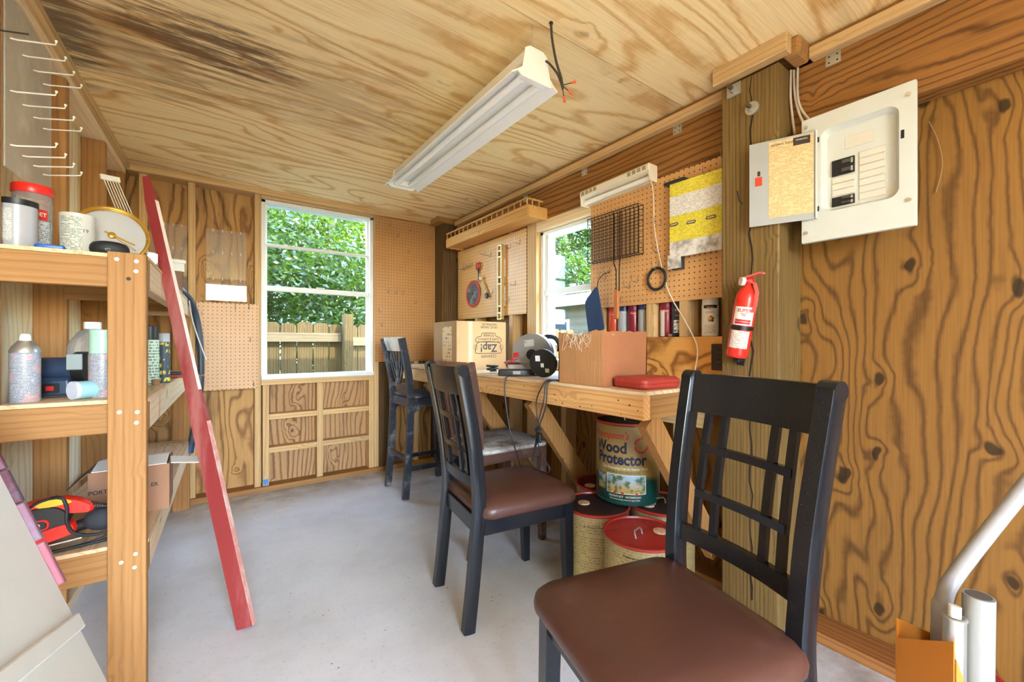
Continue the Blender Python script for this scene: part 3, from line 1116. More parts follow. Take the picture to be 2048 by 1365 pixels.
MB().stack([(rrect(.43, .41, .05, 5, .005), .513), (rrect(.445, .425, .055, 5, .005), .520), (rrect(.445, .425, .055, 5, .005), .532), (rrect(.43, .41, .05, 5, .005), .537)]).obj('seat', M_brn_seat, t)

# tall black stool in the far corner
M_stool = worn('chipped_black_paint', (38, 44, 54), (176, 180, 186), 0.42, 12.0, 0.34)
t = thing('bar_stool', 'tall black bar stool with chipped paint and looped back by the window', 'stool', (1.300, 2.895, 0), 0.0)
for sy in (-1, 1):
    m = MB()
    m.sweep(catmull([(-.215, sy * .168, 0), (-.190, sy * .168, .35), (-.180, sy * .168, .70), (-.200, sy * .172, .88), (-.245, sy * .176, 1.095)], 3), [(-.017, -.021), (.017, -.021), (.017, .021), (-.017, .021)], side=(0, 1, 0))
    m.obj('back_post', M_stool, t)
    m = MB()
    m.sweep([(.165, sy * .165, .68), (.195, sy * .170, 0)], [(-.019, -.019), (.019, -.019), (.019, .019), (-.019, .019)], side=(0, 1, 0))
    m.obj('front_leg', M_stool, t)
    MB().bar((-.200, sy * .168, .20), (.188, sy * .168, .20), .018, .028, (0, 1, 0)).obj('stretcher', M_stool, t)
    m = MB()
    m.prism([(-.165, .618), (-.165, .545), (-.150, .585), (-.105, .612), (-.09, .618)], -.009 + sy * .165, .009 + sy * .165, Matrix(((1, 0, 0, 0), (0, 0, 1, 0), (0, 1, 0, 0), (0, 0, 0, 1))))
    m.obj('bracket', M_stool, t)
MB().bar((-.205, -.16, .27), (-.205, .16, .27), .018, .030, (1, 0, 0)).obj('stretcher', M_stool, t)
MB().bar((.186, -.16, .27), (.186, .16, .27), .018, .030, (1, 0, 0)).obj('stretcher', M_stool, t)
for nm_, lo, hi in (('seat_rail', (-.165, -.180, .618), (.16, -.160, .678)), ('seat_rail', (-.165, .160, .618), (.16, .180, .678)), ('seat_rail', (.15, -.15, .618), (.172, .15, .678)), ('seat_rail', (-.188, -.15, .618), (-.166, .15, .678))):
    box(nm_, lo, hi, M_stool, t, 0.002)
MB().stack([(rrect(.36, .39, .04, 4, .01), .679), (rrect(.38, .41, .045, 4, .01), .686), (rrect(.38, .41, .045, 4, .01), .700), (rrect(.34, .37, .04, 4, .01), .706)]).obj('seat', M_stool, t)
rings = []
for k in range(9):
    y = -.170 + .340 * k / 8
    b_ = .018 * (1 - (y / .17) ** 2)
    rings.append([(-.222 - b_, y, 1.005), (-.204 - b_, y, 1.005), (-.222 - b_, y, 1.080), (-.216 - b_, y, 1.098), (-.246 - b_, y, 1.102), (-.250 - b_, y, 1.086)])
MB().loft(rings).obj('crest_rail', worn('sunlit_crest', (70, 68, 66), (232, 222, 200), 0.95, 3.0, 0.4), t)  # pale colour stands in for the sun patch on this rail
MB().bar((-.192, -.16, .765), (-.192, .16, .765), .02, .028, (1, 0, 0)).obj('back_rail', M_stool, t)
sp = [(-.0065, -.006), (.0065, -.006), (.0065, .006), (-.0065, .006)]
for a, b in ((-.085, .045), (-.03, .085), (.03, -.085), (.085, -.045), (0.105, 0.02), (-.105, -.02)):
    pts = []
    for k in range(9):
        f = k / 8
        z = .775 + .235 * f
        y = (b * 0.35) * (1 - f) ** 1.0 + a * math.sin(f * PI / 2) if a * b < 0 else a * (0.25 + 0.75 * math.sin(f * PI * .75) / 1.0)
        x = -.192 - .024 * (f ** 1.3) - .006
        pts.append((x, y, z))
    MB().sweep(pts, sp, side=(0, 1, 0)).obj('splat_loop', M_stool, t)

# ================================================================== cans under the bench
M_rim = worn('can_red_rim', (168, 40, 34), (90, 30, 24), 0.4, 12.0, 0.4)
M_lid_black = worn('can_dirty_lid', (38, 26, 22), (84, 50, 38), 0.6, 9.0, 0.55)
M_lid_red = worn('can_red_lid', (172, 34, 28), (96, 42, 30), 0.6, 8.0, 0.5)
M_canprint = printed('can_tan_print', (168, 148, 98), (70, 54, 38), 0.011, 'z', 0.55, 40.0, 0.46, rough=0.4, gate=0.42)
M_cork = worn('can_plug', (216, 176, 142), (150, 84, 60), 0.6, 60.0, 0.8)


def pail(label, x, y, z, rot, lid, body, plug, bail, hh=0.355, r=0.142, rust=False):
    t = thing('metal_pail', label, 'can', (x, y, z), rot, None)
    MB().lathe([(r - .003, 0), (r, .004), (r, .010), (r - .003, .014), (r - .003, hh - .014), (r, hh - .010), (r, hh - .004)], 40, cap1=False).obj('body', body, t)
    MB().lathe([(r - .001, hh - .012), (r + .003, hh - .008), (r + .003, hh), (r - .004, hh + .001), (r - .006, hh - .006)], 40, cap0=False, cap1=False).obj('rim', M_rim, t)
    MB().lathe([(r - .0045, hh - .010), (r - .0045, hh - .007), (.02, hh - .0065), (.001, hh - .0065)], 40).obj('lid', lid, t)
    if plug:
        MB().lathe([(.026, hh - .007), (.026, hh - .002), (.021, hh - .001), (.001, hh - .001)], 18, Matrix.Translation((plug[0], plug[1], 0))).obj('spout_plug', M_cork, t)
    if bail:
        c = Vector((bail[0], bail[1], hh))
        a = R(bail[2])
        d = Vector((math.cos(a), math.sin(a), 0))
        n_ = Vector((-d.y, d.x, 0))
        pts = [c - d * .026 + Vector((0, 0, -.004)), c - d * .027 + n_ * .004 + Vector((0, 0, .012)), c - d * .02 + n_ * .008 + Vector((0, 0, .019)), c + d * .02 + n_ * .008 + Vector((0, 0, .019)), c + d * .027 + n_ * .004 + Vector((0, 0, .012)), c + d * .026 + Vector((0, 0, -.004))]
        MB().tube(pts, .0032, 8).obj('handle', M_steel, t)
    return t


c1 = pail('red-lidded metal pail nearest the front under the bench', 1.318, 0.985, 0, 0, M_lid_red, M_canprint, (0.066, -.030), (-.035, -.010, 12))
c2 = pail('pail with a blackened lid beside the black chair leg', 1.386, 1.280, 0, 0, M_lid_black, M_canprint, (-.03, .045), None)
c3 = pail('pail with dark lid and wire handle close to the wall', 1.628, 1.121, 0, 0, M_lid_black, M_canprint, (-.062, .02), (-.01, -.005, -20))
c4 = pail('rearmost pail with dark red lid behind the standing one', 1.628, 1.448, 0, 0, worn('can_dark_red_lid', (84, 22, 18), (50, 22, 18), 0.6, 9.0, 0.5), M_canprint, (-.085, .018), None)
# text on the front pail
m_txt = plain('can_text', (62, 44, 34), 0.6)
lettering('Waterproofing Preservative for Wood', 0.0135, on_can(.1405, R(231), .315), m_txt, c1, bold=.0002)
lettering('A Wood Preserver', 0.015, on_can(.1405, R(225), .305), m_txt, c2, bold=.0002)
# the standing can with the big label
t = NT('wood_protector_label')
zz = t.sep()[2]
f = t.step(t.math('ADD', zz, t.math('MULTIPLY', t.noise(t.co(), 9.0, 3.0), 0.05)), 0.155, 0.125)
nz = t.noise(t.co(), 7.0, 4.0)
col = t.mix(f, lin((150, 126, 72)), lin((12, 58, 52)))
col = t.mix(t.math('MULTIPLY', t.step(nz, .55, .8), .3), col, lin((90, 70, 50)))
M_wp = t.bsdf(col, 0.35)
can = pail('gold and green wood protector can standing on the other pails', 1.572, 1.262, 0.3565, 0, M_lid_black, M_wp, None, (.0, .0, 20))
A0 = R(209.0)
m_navy = plain('navy_ink', (24, 26, 66), 0.5)
m_redink = plain('red_ink', (190, 32, 40), 0.5)
m_whiteink = plain('white_ink', (226, 220, 200), 0.5)
RC = .1398
lettering("Thompson's", 0.044, lambda x, y: on_can(RC, A0, .300)(x - .058 + .25 * y, y), m_redink, can, bold=.0006, squeeze=.85)
lettering('Wood', 0.066, lambda x, y: on_can(RC, A0, .247)(x - .055, y), m_navy, can, bold=.0022, squeeze=.9)
lettering('Protector', 0.066, lambda x, y: on_can(RC, A0, .197)(x - .006, y), m_navy, can, bold=.0022, squeeze=.88)
lettering('Clear Penetrating Coat for Interior Wood', 0.017, on_can(RC, A0 + .08, .160), m_whiteink, can, squeeze=.72)
lettering('EXTERIOR & DECK PRESERVATIVE', 0.013, on_can(RC, A0 + .02, .143), M_ink, can, squeeze=.8)
lettering('PREVENTS ROT   WATERPROOFS', 0.012, on_can(RC, A0 + .1, .038), m_whiteink, can, squeeze=.8)
lettering('Stops moisture damage and protects against mildew', 0.009, on_can(RC, A0 + .1, .026), m_whiteink, can, squeeze=.7)
# round emblem: ring with an arrow
em = MB()
pts = [on_can(RC, A0 + .62, .262)(.030 * math.cos(a), .030 * math.sin(a)) for a in [R(100 + 320 * k / 20) for k in range(21)]]
em.sweep(pts, [(-.004, -.0003), (.004, -.0003), (.004, .0003), (-.004, .0003)], side=(0, 0, 1))
em.obj('emblem_ring', m_redink, can)
em = MB()
em.tube([on_can(RC, A0 + .62, .262)(0.004 * math.sin(k), .026 + .007 * k) for k in range(4)], .004, 6)
em.obj('emblem_arrow', m_redink, can)


def can_patch(name, x0, x1, z0, z1, mat, parent, r=RC, a0=A0, n=8):
    vs, fs = [], []
    for k in range(n + 1):
        x_ = x0 + (x1 - x0) * k / n
        a = a0 + x_ / r
        for z_ in (z0, z1):
            vs.append((r * math.cos(a), r * math.sin(a), z_))
    for k in range(n):
        fs.append((2 * k, 2 * k + 2, 2 * k + 3, 2 * k + 1))
    me = bpy.data.meshes.new(name)
    me.from_pydata(vs, [], fs)
    me.materials.append(mat)
    o = bpy.data.objects.new(name, me)
    COL.objects.link(o)
    o.parent = parent
    return o


t = NT('label_photo')
a = t.noise(t.map((1, 1, 1)), 38.0, 4.0, .6)
z_ = t.step(t.sep()[2], .06, .13)
col = t.mix(z_, lin((170, 140, 70)), lin((140, 170, 190)))
col = t.mix(t.step(a, .45, .6), col, lin((70, 92, 58)))
M_lphoto = t.bsdf(col, .4)
can_patch('photo_border', -.068, .108, .0505, .1325, m_whiteink, can, RC - .0006)
can_patch('label_photo', -.065, .105, .053, .130, M_lphoto, can)
can_patch('label_photo', -.125, -.075, .058, .130, M_lphoto, can)
for x_ in (-.03, .005, .065):
    pts = [on_can(RC + .0004, A0, .053)(x_ + .006 * math.cos(a), .006 * math.sin(a)) for a in [2 * PI * k / 12 for k in range(12)]]
    me = bpy.data.meshes.new('number_dot')
    me.from_pydata([tuple(p) for p in pts], [], [list(range(12))])
    me.materials.append(m_redink)
    o = bpy.data.objects.new('number_dot', me)
    COL.objects.link(o)
    o.parent = can

# ================================================================== shelving on the left
SX = -0.525 + 0.035 * 1.70
shelf = thing('shelving_unit', 'rough pine shelving unit with three shelves along the left wall', 'shelves', (SX, 1.70, 0), -LA)
spost = box('post', (0.2275, 0, 0), (0.3145, 0.038, 1.331), M_warm['z'], shelf, 0.002)
box('post', (0.2275, 1.690, 0), (0.3145, 1.728, 1.316), M_warm['z'], shelf, 0.002)
for (x_, z_) in ((.248, 1.309), (.292, 1.307), (.291, 1.277), (.254, .855), (.294, .852), (.292, .82), (.290, .425), (.258, .408), (.288, .385)):
    sc = MB()
    sc.lathe([(.0055, 0), (.0055, .0012), (.002, .0016), (.0018, .0006), (.0001, .0006)], 12, frame((x_, 0, z_), (1, 0, 0), (0, 0, 1)))
    sc.obj('screw', M_screw, spost)
MB().cyl((.2745, -.0006, 1.253), (.2745, .001, 1.253), .0055, 12).obj('knot_hole', M_ink, spost)
M_sply = wood('shelf_plywood', (226, 196, 156), (182, 142, 98), 'y', 4.0, 24.0, 0.2, 0.4, 0.4, 0.4, 0.4, (132, 100, 70))
for zt in (1.331, 0.890, 0.450):
    zb, z0 = zt - 0.012, zt - 0.101
    box('end_beam', (0.001, 0.0385, z0), (0.3145, 0.0765, zb - .0005), M_warm['x'], shelf, 0.002)
    for y in (0.60, 1.20):
        box('joist', (0.001, y, z0 + (0.0)), (0.2765, y + 0.038, zb - .0005), M_warm['x'], shelf, 0.002)
    box('end_beam', (0.001, 1.651, z0), (0.3145, 1.689, zb - .0005), M_pale['x'], shelf, 0.002)
    box('front_rail', (0.277, 0.077, z0), (0.3145, 1.6505, zb - .0005), M_pale['y'], shelf, 0.002)
    box('shelf_board', (0.001, 0.0385, zb), (0.3155, 1.6885, zt), M_sply, shelf, 0.001)
Z1, Z2, Z3 = 1.3315, 0.8905, 0.4505

# ---- things on the top shelf
t = thing('plastic_jar', 'clear plastic jar with red screw lid on the top shelf', 'jar', (-0.440, 1.93, Z1))
MB().lathe([(.040, 0), (.043, .004), (.043, .186), (.039, .192)], 28, cap1=False).obj('jar_body', clear('jar_plastic', (246, 232, 226), 0.10, 0.08, 0.25, 0.22), t)
MB().lathe([(.0445, .188), (.0455, .190), (.0455, .212), (.043, .216), (.001, .216)], 28).obj('lid', plain('red_lid', (232, 44, 36), 0.35), t)
m = MB()
rg = random.Random(2)
for k in range(14):
    a = rg.uniform(0, 6.28)
    c = Vector((.026 * math.cos(a), .026 * math.sin(a), .02 + .15 * rg.random()))
    ax = Vector((rg.gauss(0, 1), rg.gauss(0, 1), rg.gauss(0, 1))).normalized()
    b = ax.orthogonal().normalized()
    d = ax.cross(b)
    m.tube([c + (b * math.cos(q) + d * math.sin(q)) * .011 for q in [2 * PI * j / 10 for j in range(10)]], .0028, 5, closed=True)
m.obj('contents', plain('rusty_pink', (196, 104, 96), 0.6), t)['kind'] = 'stuff'
can_patch('label', -.030, .030, .005, .105, printed('jar_label', (196, 198, 200), (60, 60, 64), .006, 'z', .8, 60), t, .0437, R(-62))
can_patch('label', -.018, .018, .108, .140, plain('label_red', (214, 44, 34), .5), t, .0437, R(-56))
lettering('NET', .016, on_can(.0442, R(-56), .124), m_whiteink, t, bold=.0003)

t = thing('open_paint_can', 'open metal can with dark rim beside the red-lidded jar', 'can', (-0.446, 1.828, Z1))
MB().lathe([(.038, 0), (.040, .002), (.040, .128)], 28, cap1=False).obj('body', worn('grey_can', (172, 172, 176), (128, 128, 132), .4, 4.0, .3), t)
MB().lathe([(.0405, .124), (.0415, .127), (.0415, .141), (.037, .142), (.036, .125)], 28, cap0=False, cap1=False).obj('rim', M_black, t)
can_patch('label', -.04, -.012, .02, .11, printed('can_label', (214, 212, 204), (90, 90, 90), .005, 'z', .5, 60), t, .0405, R(-75))

t = thing('blue_case', 'small flat bright-blue plastic case on the top shelf', 'case', (-0.376, 1.812, Z1), 4)
MB().stack([(rrect(.060, .045, .006), 0), (rrect(.062, .047, .006), .004), (rrect(.062, .047, .006), .009)]).obj('tray', plain('blue_plastic', (20, 92, 190), .35), t)
MB().stack([(rrect(.062, .047, .006), .0095), (rrect(.062, .047, .006), .015), (rrect(.057, .042, .006), .018)]).obj('lid', plain('blue_plastic', (20, 92, 190), .35), t)

t = thing('printed_cup', 'white cup printed with green text in front of the clock', 'cup', (-0.329, 1.862, Z1))
MB().lathe([(.036, 0), (.038, .003), (.0415, .128), (.0395, .128), (.036, .006), (.001, .006)], 32, cap0=True).obj('body', plain('cup_white', (200, 196, 186), .35, var=.05), t)
can_patch('printed_text', -.040, .014, .012, .118, printed('cup_text', (200, 196, 186), (70, 104, 72), .0045, 'z', .9, 110, .4, gate=.42), t, .0418, R(-86))
lettering('19', .016, on_can(.0420, R(-56), .075), M_ink, t)

t = thing('oval_clock', 'round brass-rimmed clock with clear face leaning behind the cup', 'clock', (-0.262, 1.945, Z1 + .003))
n_ = Vector((0.18, -1.0, 0.22)).normalized()
Mc = frame((0, 0, .092), Vector((1, .18, 0)), Vector((0, 0.2, 1)))
rim = MB()
for k, (rr, tr) in enumerate(((.0945, .0045), (.0905, .003))):
    rim.tube([Mc @ Vector((rr * math.cos(a), rr * math.sin(a), .006 * (1 - k))) for a in [2 * PI * j / 48 for j in range(48)]], tr, 8, closed=True)
rim.obj('brass_rim', plain('brass', (206, 160, 62), .3, .75), t)
MB().lathe([(.090, -.010), (.090, -.006), (.001, -.006)], 40, Mc).obj('face', worn('clock_face', (190, 187, 184), (180, 186, 200), .6, 6.0, .4, fine=False), t)
MB().lathe([(.089, .0), (.07, .007), (.04, .012), (.001, .014)], 40, Mc, cap0=False).obj('crystal', clear('clock_crystal', (250, 250, 250), .06, .02), t)
brs = plain('brass', (206, 160, 62), .3, .75)
MB().lathe([(.011, -.005), (.011, .0), (.008, .002), (.001, .002)], 16, Mc).obj('hub', brs, t)
MB().bar(Mc @ Vector((-.018, .011, 0)), Mc @ Vector((.058, -.026, 0)), .004, .0012, Mc.to_3x3() @ Vector((.4, .9, 0))).obj('hand', brs, t)
MB().bar(Mc @ Vector((0, 0, -.002)), Mc @ Vector((.060, -.045, -.002)), .0022, .001, Mc.to_3x3() @ Vector((.6, .8, 0))).obj('hand', brs, t)

t = thing('speaker_puck', 'black rounded oval speaker lying at the shelf edge', 'speaker', (-0.248, 1.806, Z1))
MB().loft([[(.047 * s_ * math.cos(a), .032 * s_ * math.sin(a), z) for a in [2 * PI * j / 32 for j in range(32)]] for s_, z in ((.62, 0), (.86, .004), (.98, .014), (1.0, .022), (.96, .032), (.82, .041), (.5, .046), (.15, .047))]).obj('shell', plain('speaker_black', (28, 30, 34), .55, bump=.3, scale=300), t, 60)
em = MB()
em.tube([(.006 * math.cos(a), -.0322 - .001, .017 + .003 * math.sin(a)) for a in [2 * PI * j / 16 for j in range(16)]], .0006, 5, closed=True)
em.obj('emblem', M_steel, t)

t = thing('wire_rack', 'white wire rack leaning behind the brass-rimmed clock', 'rack', (0, 0, 0))
p0, p1 = Vector((-.192, 2.36, Z1 + .01)), Vector((-.345, 2.52, 1.782))
sd = Vector((.75, .5, .1)).normalized()
for k in range(6):
    o_ = sd * (-.028 + .0112 * k)
    MB().cyl(p0 + o_, p1 + o_ * .9, .0018, 6).obj('wire', M_white, t)
for p in (p0, p1, p0.lerp(p1, .48)):
    MB().bar(p - sd * .034, p + sd * .034, .010, .022, Vector((0, 0, 1)).cross(sd)).obj('clip', M_white, t)

t = tag(MB().stack([(rrect(.075, .05, .004), 0), (rrect(.075, .05, .004), .055), (rrect(.06, .04, .004), .06)]).obj('speckled_box', printed('speckled_card', (238, 236, 230), (34, 34, 34), .03, 'z', .9, 14, .55)), 'small white box with black specks beside the clock', 'box')
t.location = (-.190, 2.02, Z1)
t.rotation_euler = (0, 0, R(20))

t = tag(MB().stack([(rrect(.085, .12, .004), 0), (rrect(.085, .12, .004), .125)]).obj('brown_tin', plain('brown_tin', (120, 78, 48), .5)), 'brown tin under the white tub on the top shelf', 'tin')
t.location = (-.158, 3.00, Z1)
t = thing('white_tub', 'white plastic tub on a brown tin at the end of the top shelf', 'tub', (-.152, 3.00, Z1 + .1255), 10)
MB().stack([(rrect(.085, .10, .012), 0), (rrect(.085, .10, .012), .042), (rrect(.08, .095, .012), .046)]).obj('body', plain('tub_white', (236, 234, 228), .4), t)
MB().stack([(rrect(.095, .11, .012), .0465), (rrect(.095, .11, .012), .062), (rrect(.085, .10, .012), .067)]).obj('lid', plain('tub_white', (236, 234, 228), .4), t)
t = tag(MB().stack([(rrect(.09, .10, .004), 0), (rrect(.09, .10, .004), .05)]).obj('packet', worn('red_white_pack', (196, 60, 44), (236, 232, 226), .9, 30, .5)), 'red and white packet behind the hose on the top shelf', 'packet')
t.location = (-.235, 3.20, Z1)

# ---- things on the middle shelf
def spray(name, label, x, y, z, r, h, body, cap, capcol, rot=0, group=None, dome=True, captall=.045):
    t = thing(name, label, 'spray can', (x, y, z), rot, group)
    hb = h - captall
    MB().lathe([(r * .94, 0), (r, .003), (r, hb - .012), (r * .97, hb - .008), (r * .94, hb - .006)], 28, cap1=False).obj('body', body, t)
    if cap == 'cone':
        MB().lathe([(r * 1.02, hb - .008), (r * 1.02, hb - .002), (r * .86, hb + .010), (r * .55, hb + .022), (r * .5, hb + .026)], 28).obj('shoulder', M_steel, t)
        MB().lathe([(r * .40, hb + .024), (r * .38, h - .008), (r * .30, h), (.0005, h)], 16).obj('nozzle', capcol, t)
    else:
        MB().lathe([(r * .93, hb - .010), (r * .95, hb - .006), (r * .93, h - .002), (r * .88, h), (.0005, h)], 28).obj('cap', capcol, t)
    return t


M_sprayA = printed('spray_print_grey', (182, 184, 192), (60, 68, 86), .0042, 'z', .85, 120, .38, (196, 92, 70), .35, .30)
spray('spray_can', 'white spray can with small print and pale nozzle at the left of middle shelf', -.425, 1.802, Z2, .031, .196, M_sprayA, 'cone', M_white)
spray('spray_can', 'printed spray can with pale green cap beside the shelf post', -.268, 1.832, Z2, .033, .212, M_sprayA, 'cap', plain('mint_cap', (168, 208, 188), .4), captall=.068)
spray('spray_can', 'green-labelled spray can with black cap behind the shelf post', -.190, 2.262, Z2, .029, .240, printed('spray_green', (196, 212, 190), (40, 90, 70), .012, 'z', .8, 30, .42), 'cap', M_black, captall=.05)
spray('spray_can', 'dark spray can with yellow label beside the green-labelled can', -.150, 2.335, Z2, .020, .212, printed('spray_dark', (60, 72, 84), (214, 196, 70), .03, 'z', .9, 16, .50), 'cap', plain('grey_cap', (176, 180, 186), .4), captall=.03)
t = thing('water_jug', 'clear plastic jug with a white cap on the middle shelf', 'jug', (-.318, 2.005, Z2))
MB().stack([(rrect(.105, .10, .02, 4), 0), (rrect(.112, .106, .022, 4), .006), (rrect(.112, .106, .022, 4), .15), (rrect(.104, .098, .03, 4), .178), (rrect(.07, .068, .03, 4), .207), (rrect(.042, .042, .02, 4), .216), (rrect(.040, .040, .0195, 4), .224)]).obj('body', clear('jug_plastic', (240, 234, 226), .12, .1, .15, .20), t)
MB().lathe([(.0225, .218), (.0225, .240), (.020, .242), (.0005, .242)], 18).obj('cap', M_white, t)

t = thing('bench_grinder', 'small dark blue electric grinder with red switch on middle shelf', 'grinder', (-.392, 1.962, Z2), -10)
M_blue = plain('machine_blue', (44, 58, 82), .35)
MB().stack([(rrect(.085, .075, .010, 3), 0), (rrect(.085, .075, .010, 3), .050), (rrect(.070, .060, .010, 3), .060)]).obj('base', M_blue, t)
MB().cyl((-.060, 0, .088), (.045, 0, .088), .036, 24).obj('motor', M_blue, t)
MB().cyl((.046, 0, .092), (.074, 0, .092), .050, 24).obj('wheel_guard', M_black, t)
box('eye_shield', (.040, -.056, .085), (.078, -.050, .135), plain('shield_grey', (150, 160, 160), .3), t, .002)
box('switch_plate', (-.022, -.0392, .012), (.018, -.0376, .042), M_black, t, .001)
box('switch', (-.012, -.0425, .020), (.006, -.0393, .034), M_red, t, .001)
MB().tube(catmull([(-.05, -.03, .06), (-.075, -.05, .03), (-.06, -.075, .006), (-.01, -.085, .006), (.05, -.07, .006), (.07, -.05, .006)], 6), .0042, 8).obj('cord', M_rubber, t)

t = thing('fallen_can', 'pale blue can lying on its side on the middle shelf', 'can', (-.3255, 1.792, Z2))
ax = Vector((.80, .60, 0)).normalized()
c0 = Vector((0, 0, .0275))
MB().cyl(c0, c0 + ax * .10, .0265, 26).obj('body', plain('can_aqua', (150, 196, 206), .4), t)
MB().sweep([c0 - ax * .004, c0 + ax * .006], circ(.0275, 26)).obj('end_cap', worn('white_cap', (206, 214, 230), (120, 112, 110), .35, 60, .5), t)
t = tag(MB().lathe([(.012, 0), (.013, .004), (.013, .022), (.010, .025), (.0005, .025)], 12).obj('cork_stopper', plain('cork', (140, 106, 72), .9)), 'small brown cork at the edge of the middle shelf', 'cork')
t.location = (-.168, 2.205, Z2)
t = tag(MB().lathe([(.05, 0), (.062, .006), (.062, .012), (.058, .012), (.048, .005), (.0005, .005)], 28).obj('shallow_pan', plain('dark_pan', (70, 70, 74), .4, .3)), 'shallow dark round pan on the middle shelf', 'pan')
t.location = (-.150, 2.93, Z2)
t = thing('red_handled_rod', 'red-handled rod sticking out over the middle shelf edge', 'rod', (0, 0, 0))
MB().cyl((-.195, 2.60, Z2 + .0095), (-.075, 2.60, Z2 + .0095), .0085, 12).obj('handle', worn('old_red', (160, 66, 52), (110, 70, 56), .5, 20, .5), t)
MB().cyl((-.075, 2.60, Z2 + .0095), (-.012, 2.60, Z2 + .0095), .0065, 12).obj('shaft', worn('rust_steel', (140, 104, 84), (90, 60, 46), .6, 20, .5), t)
t = tag(MB().lathe([(.022, 0), (.026, .07), (.024, .07), (.020, .004), (.0005, .004)], 20).obj('teal_cup', plain('teal', (40, 150, 165), .4)), 'small teal cup between the grinder and the jug', 'cup')
t.location = (-.352, 2.105, Z2)

# ---- things on the bottom shelf
t = thing('cardboard_carton', 'brown carton with white flaps open on the bottom shelf', 'carton', (-0.222, 2.10, Z3), 0)
M_carton = plain('carton_brown', (150, 108, 80), .8, var=.1)
M_cwhite = plain('carton_white', (232, 228, 220), .6, var=.05)
hx, hy, hz, tk = .108, .10, .166, .004
for nm_, lo, hi, mt in (('front_side', (-hx, -hy, 0), (hx, -hy + tk, hz), M_carton), ('rear_side', (-hx, hy - tk, 0), (hx, hy, hz), M_carton),
                        ('left_side', (-hx, -hy + tk, 0), (-hx + tk, hy - tk, hz), M_carton), ('right_side', (hx - tk, -hy + tk, 0), (hx, hy - tk, hz), M_carton),
                        ('bottom', (-hx + tk, -hy + tk, 0), (hx - tk, hy - tk, tk), M_carton)):
    box(nm_, lo, hi, mt, t, .0008)
MB().bar((hx, -.035, hz), (hx + .092, -.028, hz - .016), .11, .003, (0, 1, 0)).obj('flap', M_cwhite, t)
MB().bar((-hx + .002, 0, hz), (-hx - .055, 0, hz - .055), .19, .003, (0, 1, 0)).obj('flap', worn('flap_dark', (120, 92, 66), (190, 180, 160), .4, 10, .8), t)
MB().bar((0, -hy + .002, hz + .001), (0, .02, hz + .012), .20, .003, (1, 0, 0)).obj('flap', M_cwhite, t)
MB().bar((0, hy - .002, hz + .001), (0, .03, hz + .010), .20, .003, (1, 0, 0)).obj('flap', M_cwhite, t)
Mt = frame((-.082, -hy - .0006, .096), (1, 0, 0), (0, 0, 1))
lettering('PORT', .019, Mt, M_ink, t, bold=.0004)
lettering('ER', .019, frame((.066, -hy - .0006, .096), (1, 0, 0), (0, 0, 1)), M_ink, t, bold=.0004)

t = thing('jigsaw', 'red and black electric jigsaw with a wrapped cord on the bottom shelf', 'power tool', (-.372, 1.812, Z3), 0)
M_jr = plain('tool_red', (226, 40, 26), .35, var=.06)
M_jb = plain('tool_black', (30, 28, 28), .5)
MJ = Matrix(((1, 0, 0, 0), (0, 0, -1, 0), (0, 1, 0, 0), (0, 0, 0, 1)))      # outline in x-z, thickness along -y


def outline(mb, pts, t0, t1, r=.006):
    """thick outline with softened edges"""
    cx_ = sum(p[0] for p in pts) / len(pts)
    cy_ = sum(p[1] for p in pts) / len(pts)
    def ins(k):
        return [(cx_ + (x_ - cx_) * k, cy_ + (y_ - cy_) * k) for x_, y_ in pts]
    mb.stack([(ins(.93), t0), (pts, t0 + r), (pts, t1 - r), (ins(.93), t1)], M=MJ)
    return mb


def smooth2(pts, n=5):
    q = catmull([(a, b, 0) for a, b in pts] + [(pts[0][0], pts[0][1], 0)], n)[:-1]
    return [(p.x, p.y) for p in q]


outline(MB(), smooth2([(-.080, .045), (-.070, .105), (-.04, .130), (.010, .128), (.035, .105), (.038, .080), (.02, .060), (-.02, .040), (-.06, .034)]), -.026, .026, .008).obj('motor_housing', M_jb, t)
outline(MB(), smooth2([(-.100, .022), (-.09, .050), (-.045, .052), (0, .068), (.045, .072), (.052, .045), (.01, .030), (-.05, .018)]), -.022, .030, .008).obj('lower_shell', M_jr, t)
outline(MB(), smooth2([(-.100, .115), (-.07, .140), (-.01, .152), (.045, .143), (.085, .118), (.085, .096), (.055, .098), (.030, .105), (.0, .122), (-.05, .120), (-.09, .098)]), -.019, .021, .007).obj('handle', M_jr, t)
outline(MB(), smooth2([(-.035, .137), (-.01, .150), (.03, .146), (.045, .134), (.02, .130), (-.02, .128)]), -.0215, .0235, .005).obj('grip', plain('tool_yellow', (226, 190, 40), .5), t)
outline(MB(), smooth2([(-.064, .060), (-.064, .088), (-.010, .096), (-.006, .068)]), .020, .0275, .002).obj('badge_rim', M_jr, t)
outline(MB(), smooth2([(-.060, .063), (-.060, .085), (-.014, .092), (-.010, .070)]), .021, .0285, .002).obj('badge', M_jb, t)
lettering('BLACK&', .011, frame((-.036, -.0292, .0815), (1, 0, .08), (0, 0, 1)), m_whiteink, t, bold=.0004, squeeze=.8)
lettering('DECKER', .011, frame((-.036, -.0292, .0715), (1, 0, .08), (0, 0, 1)), m_whiteink, t, bold=.0004, squeeze=.8)
for k in range(6):
    x_ = .078 + k * .0055
    MB().cyl((x_, 0, .109 - k * .0012), (x_ + .003, 0, .108 - k * .0012), .014 - k * .0012, 14).obj('strain_relief', M_jb, t)
MB().cyl((.108, 0, .101), (.135, 0, .100), .006, 12).obj('strain_relief', M_jb, t)
MB().bar((-.11, 0, .009), (.065, .0, .024), .055, .004, (0, 1, 0)).obj('sole_plate', M_steel, t)
MB().cyl((.046, 0, .052), (.075, -.004, .058), .017, 16).obj('collar', M_jb, t)
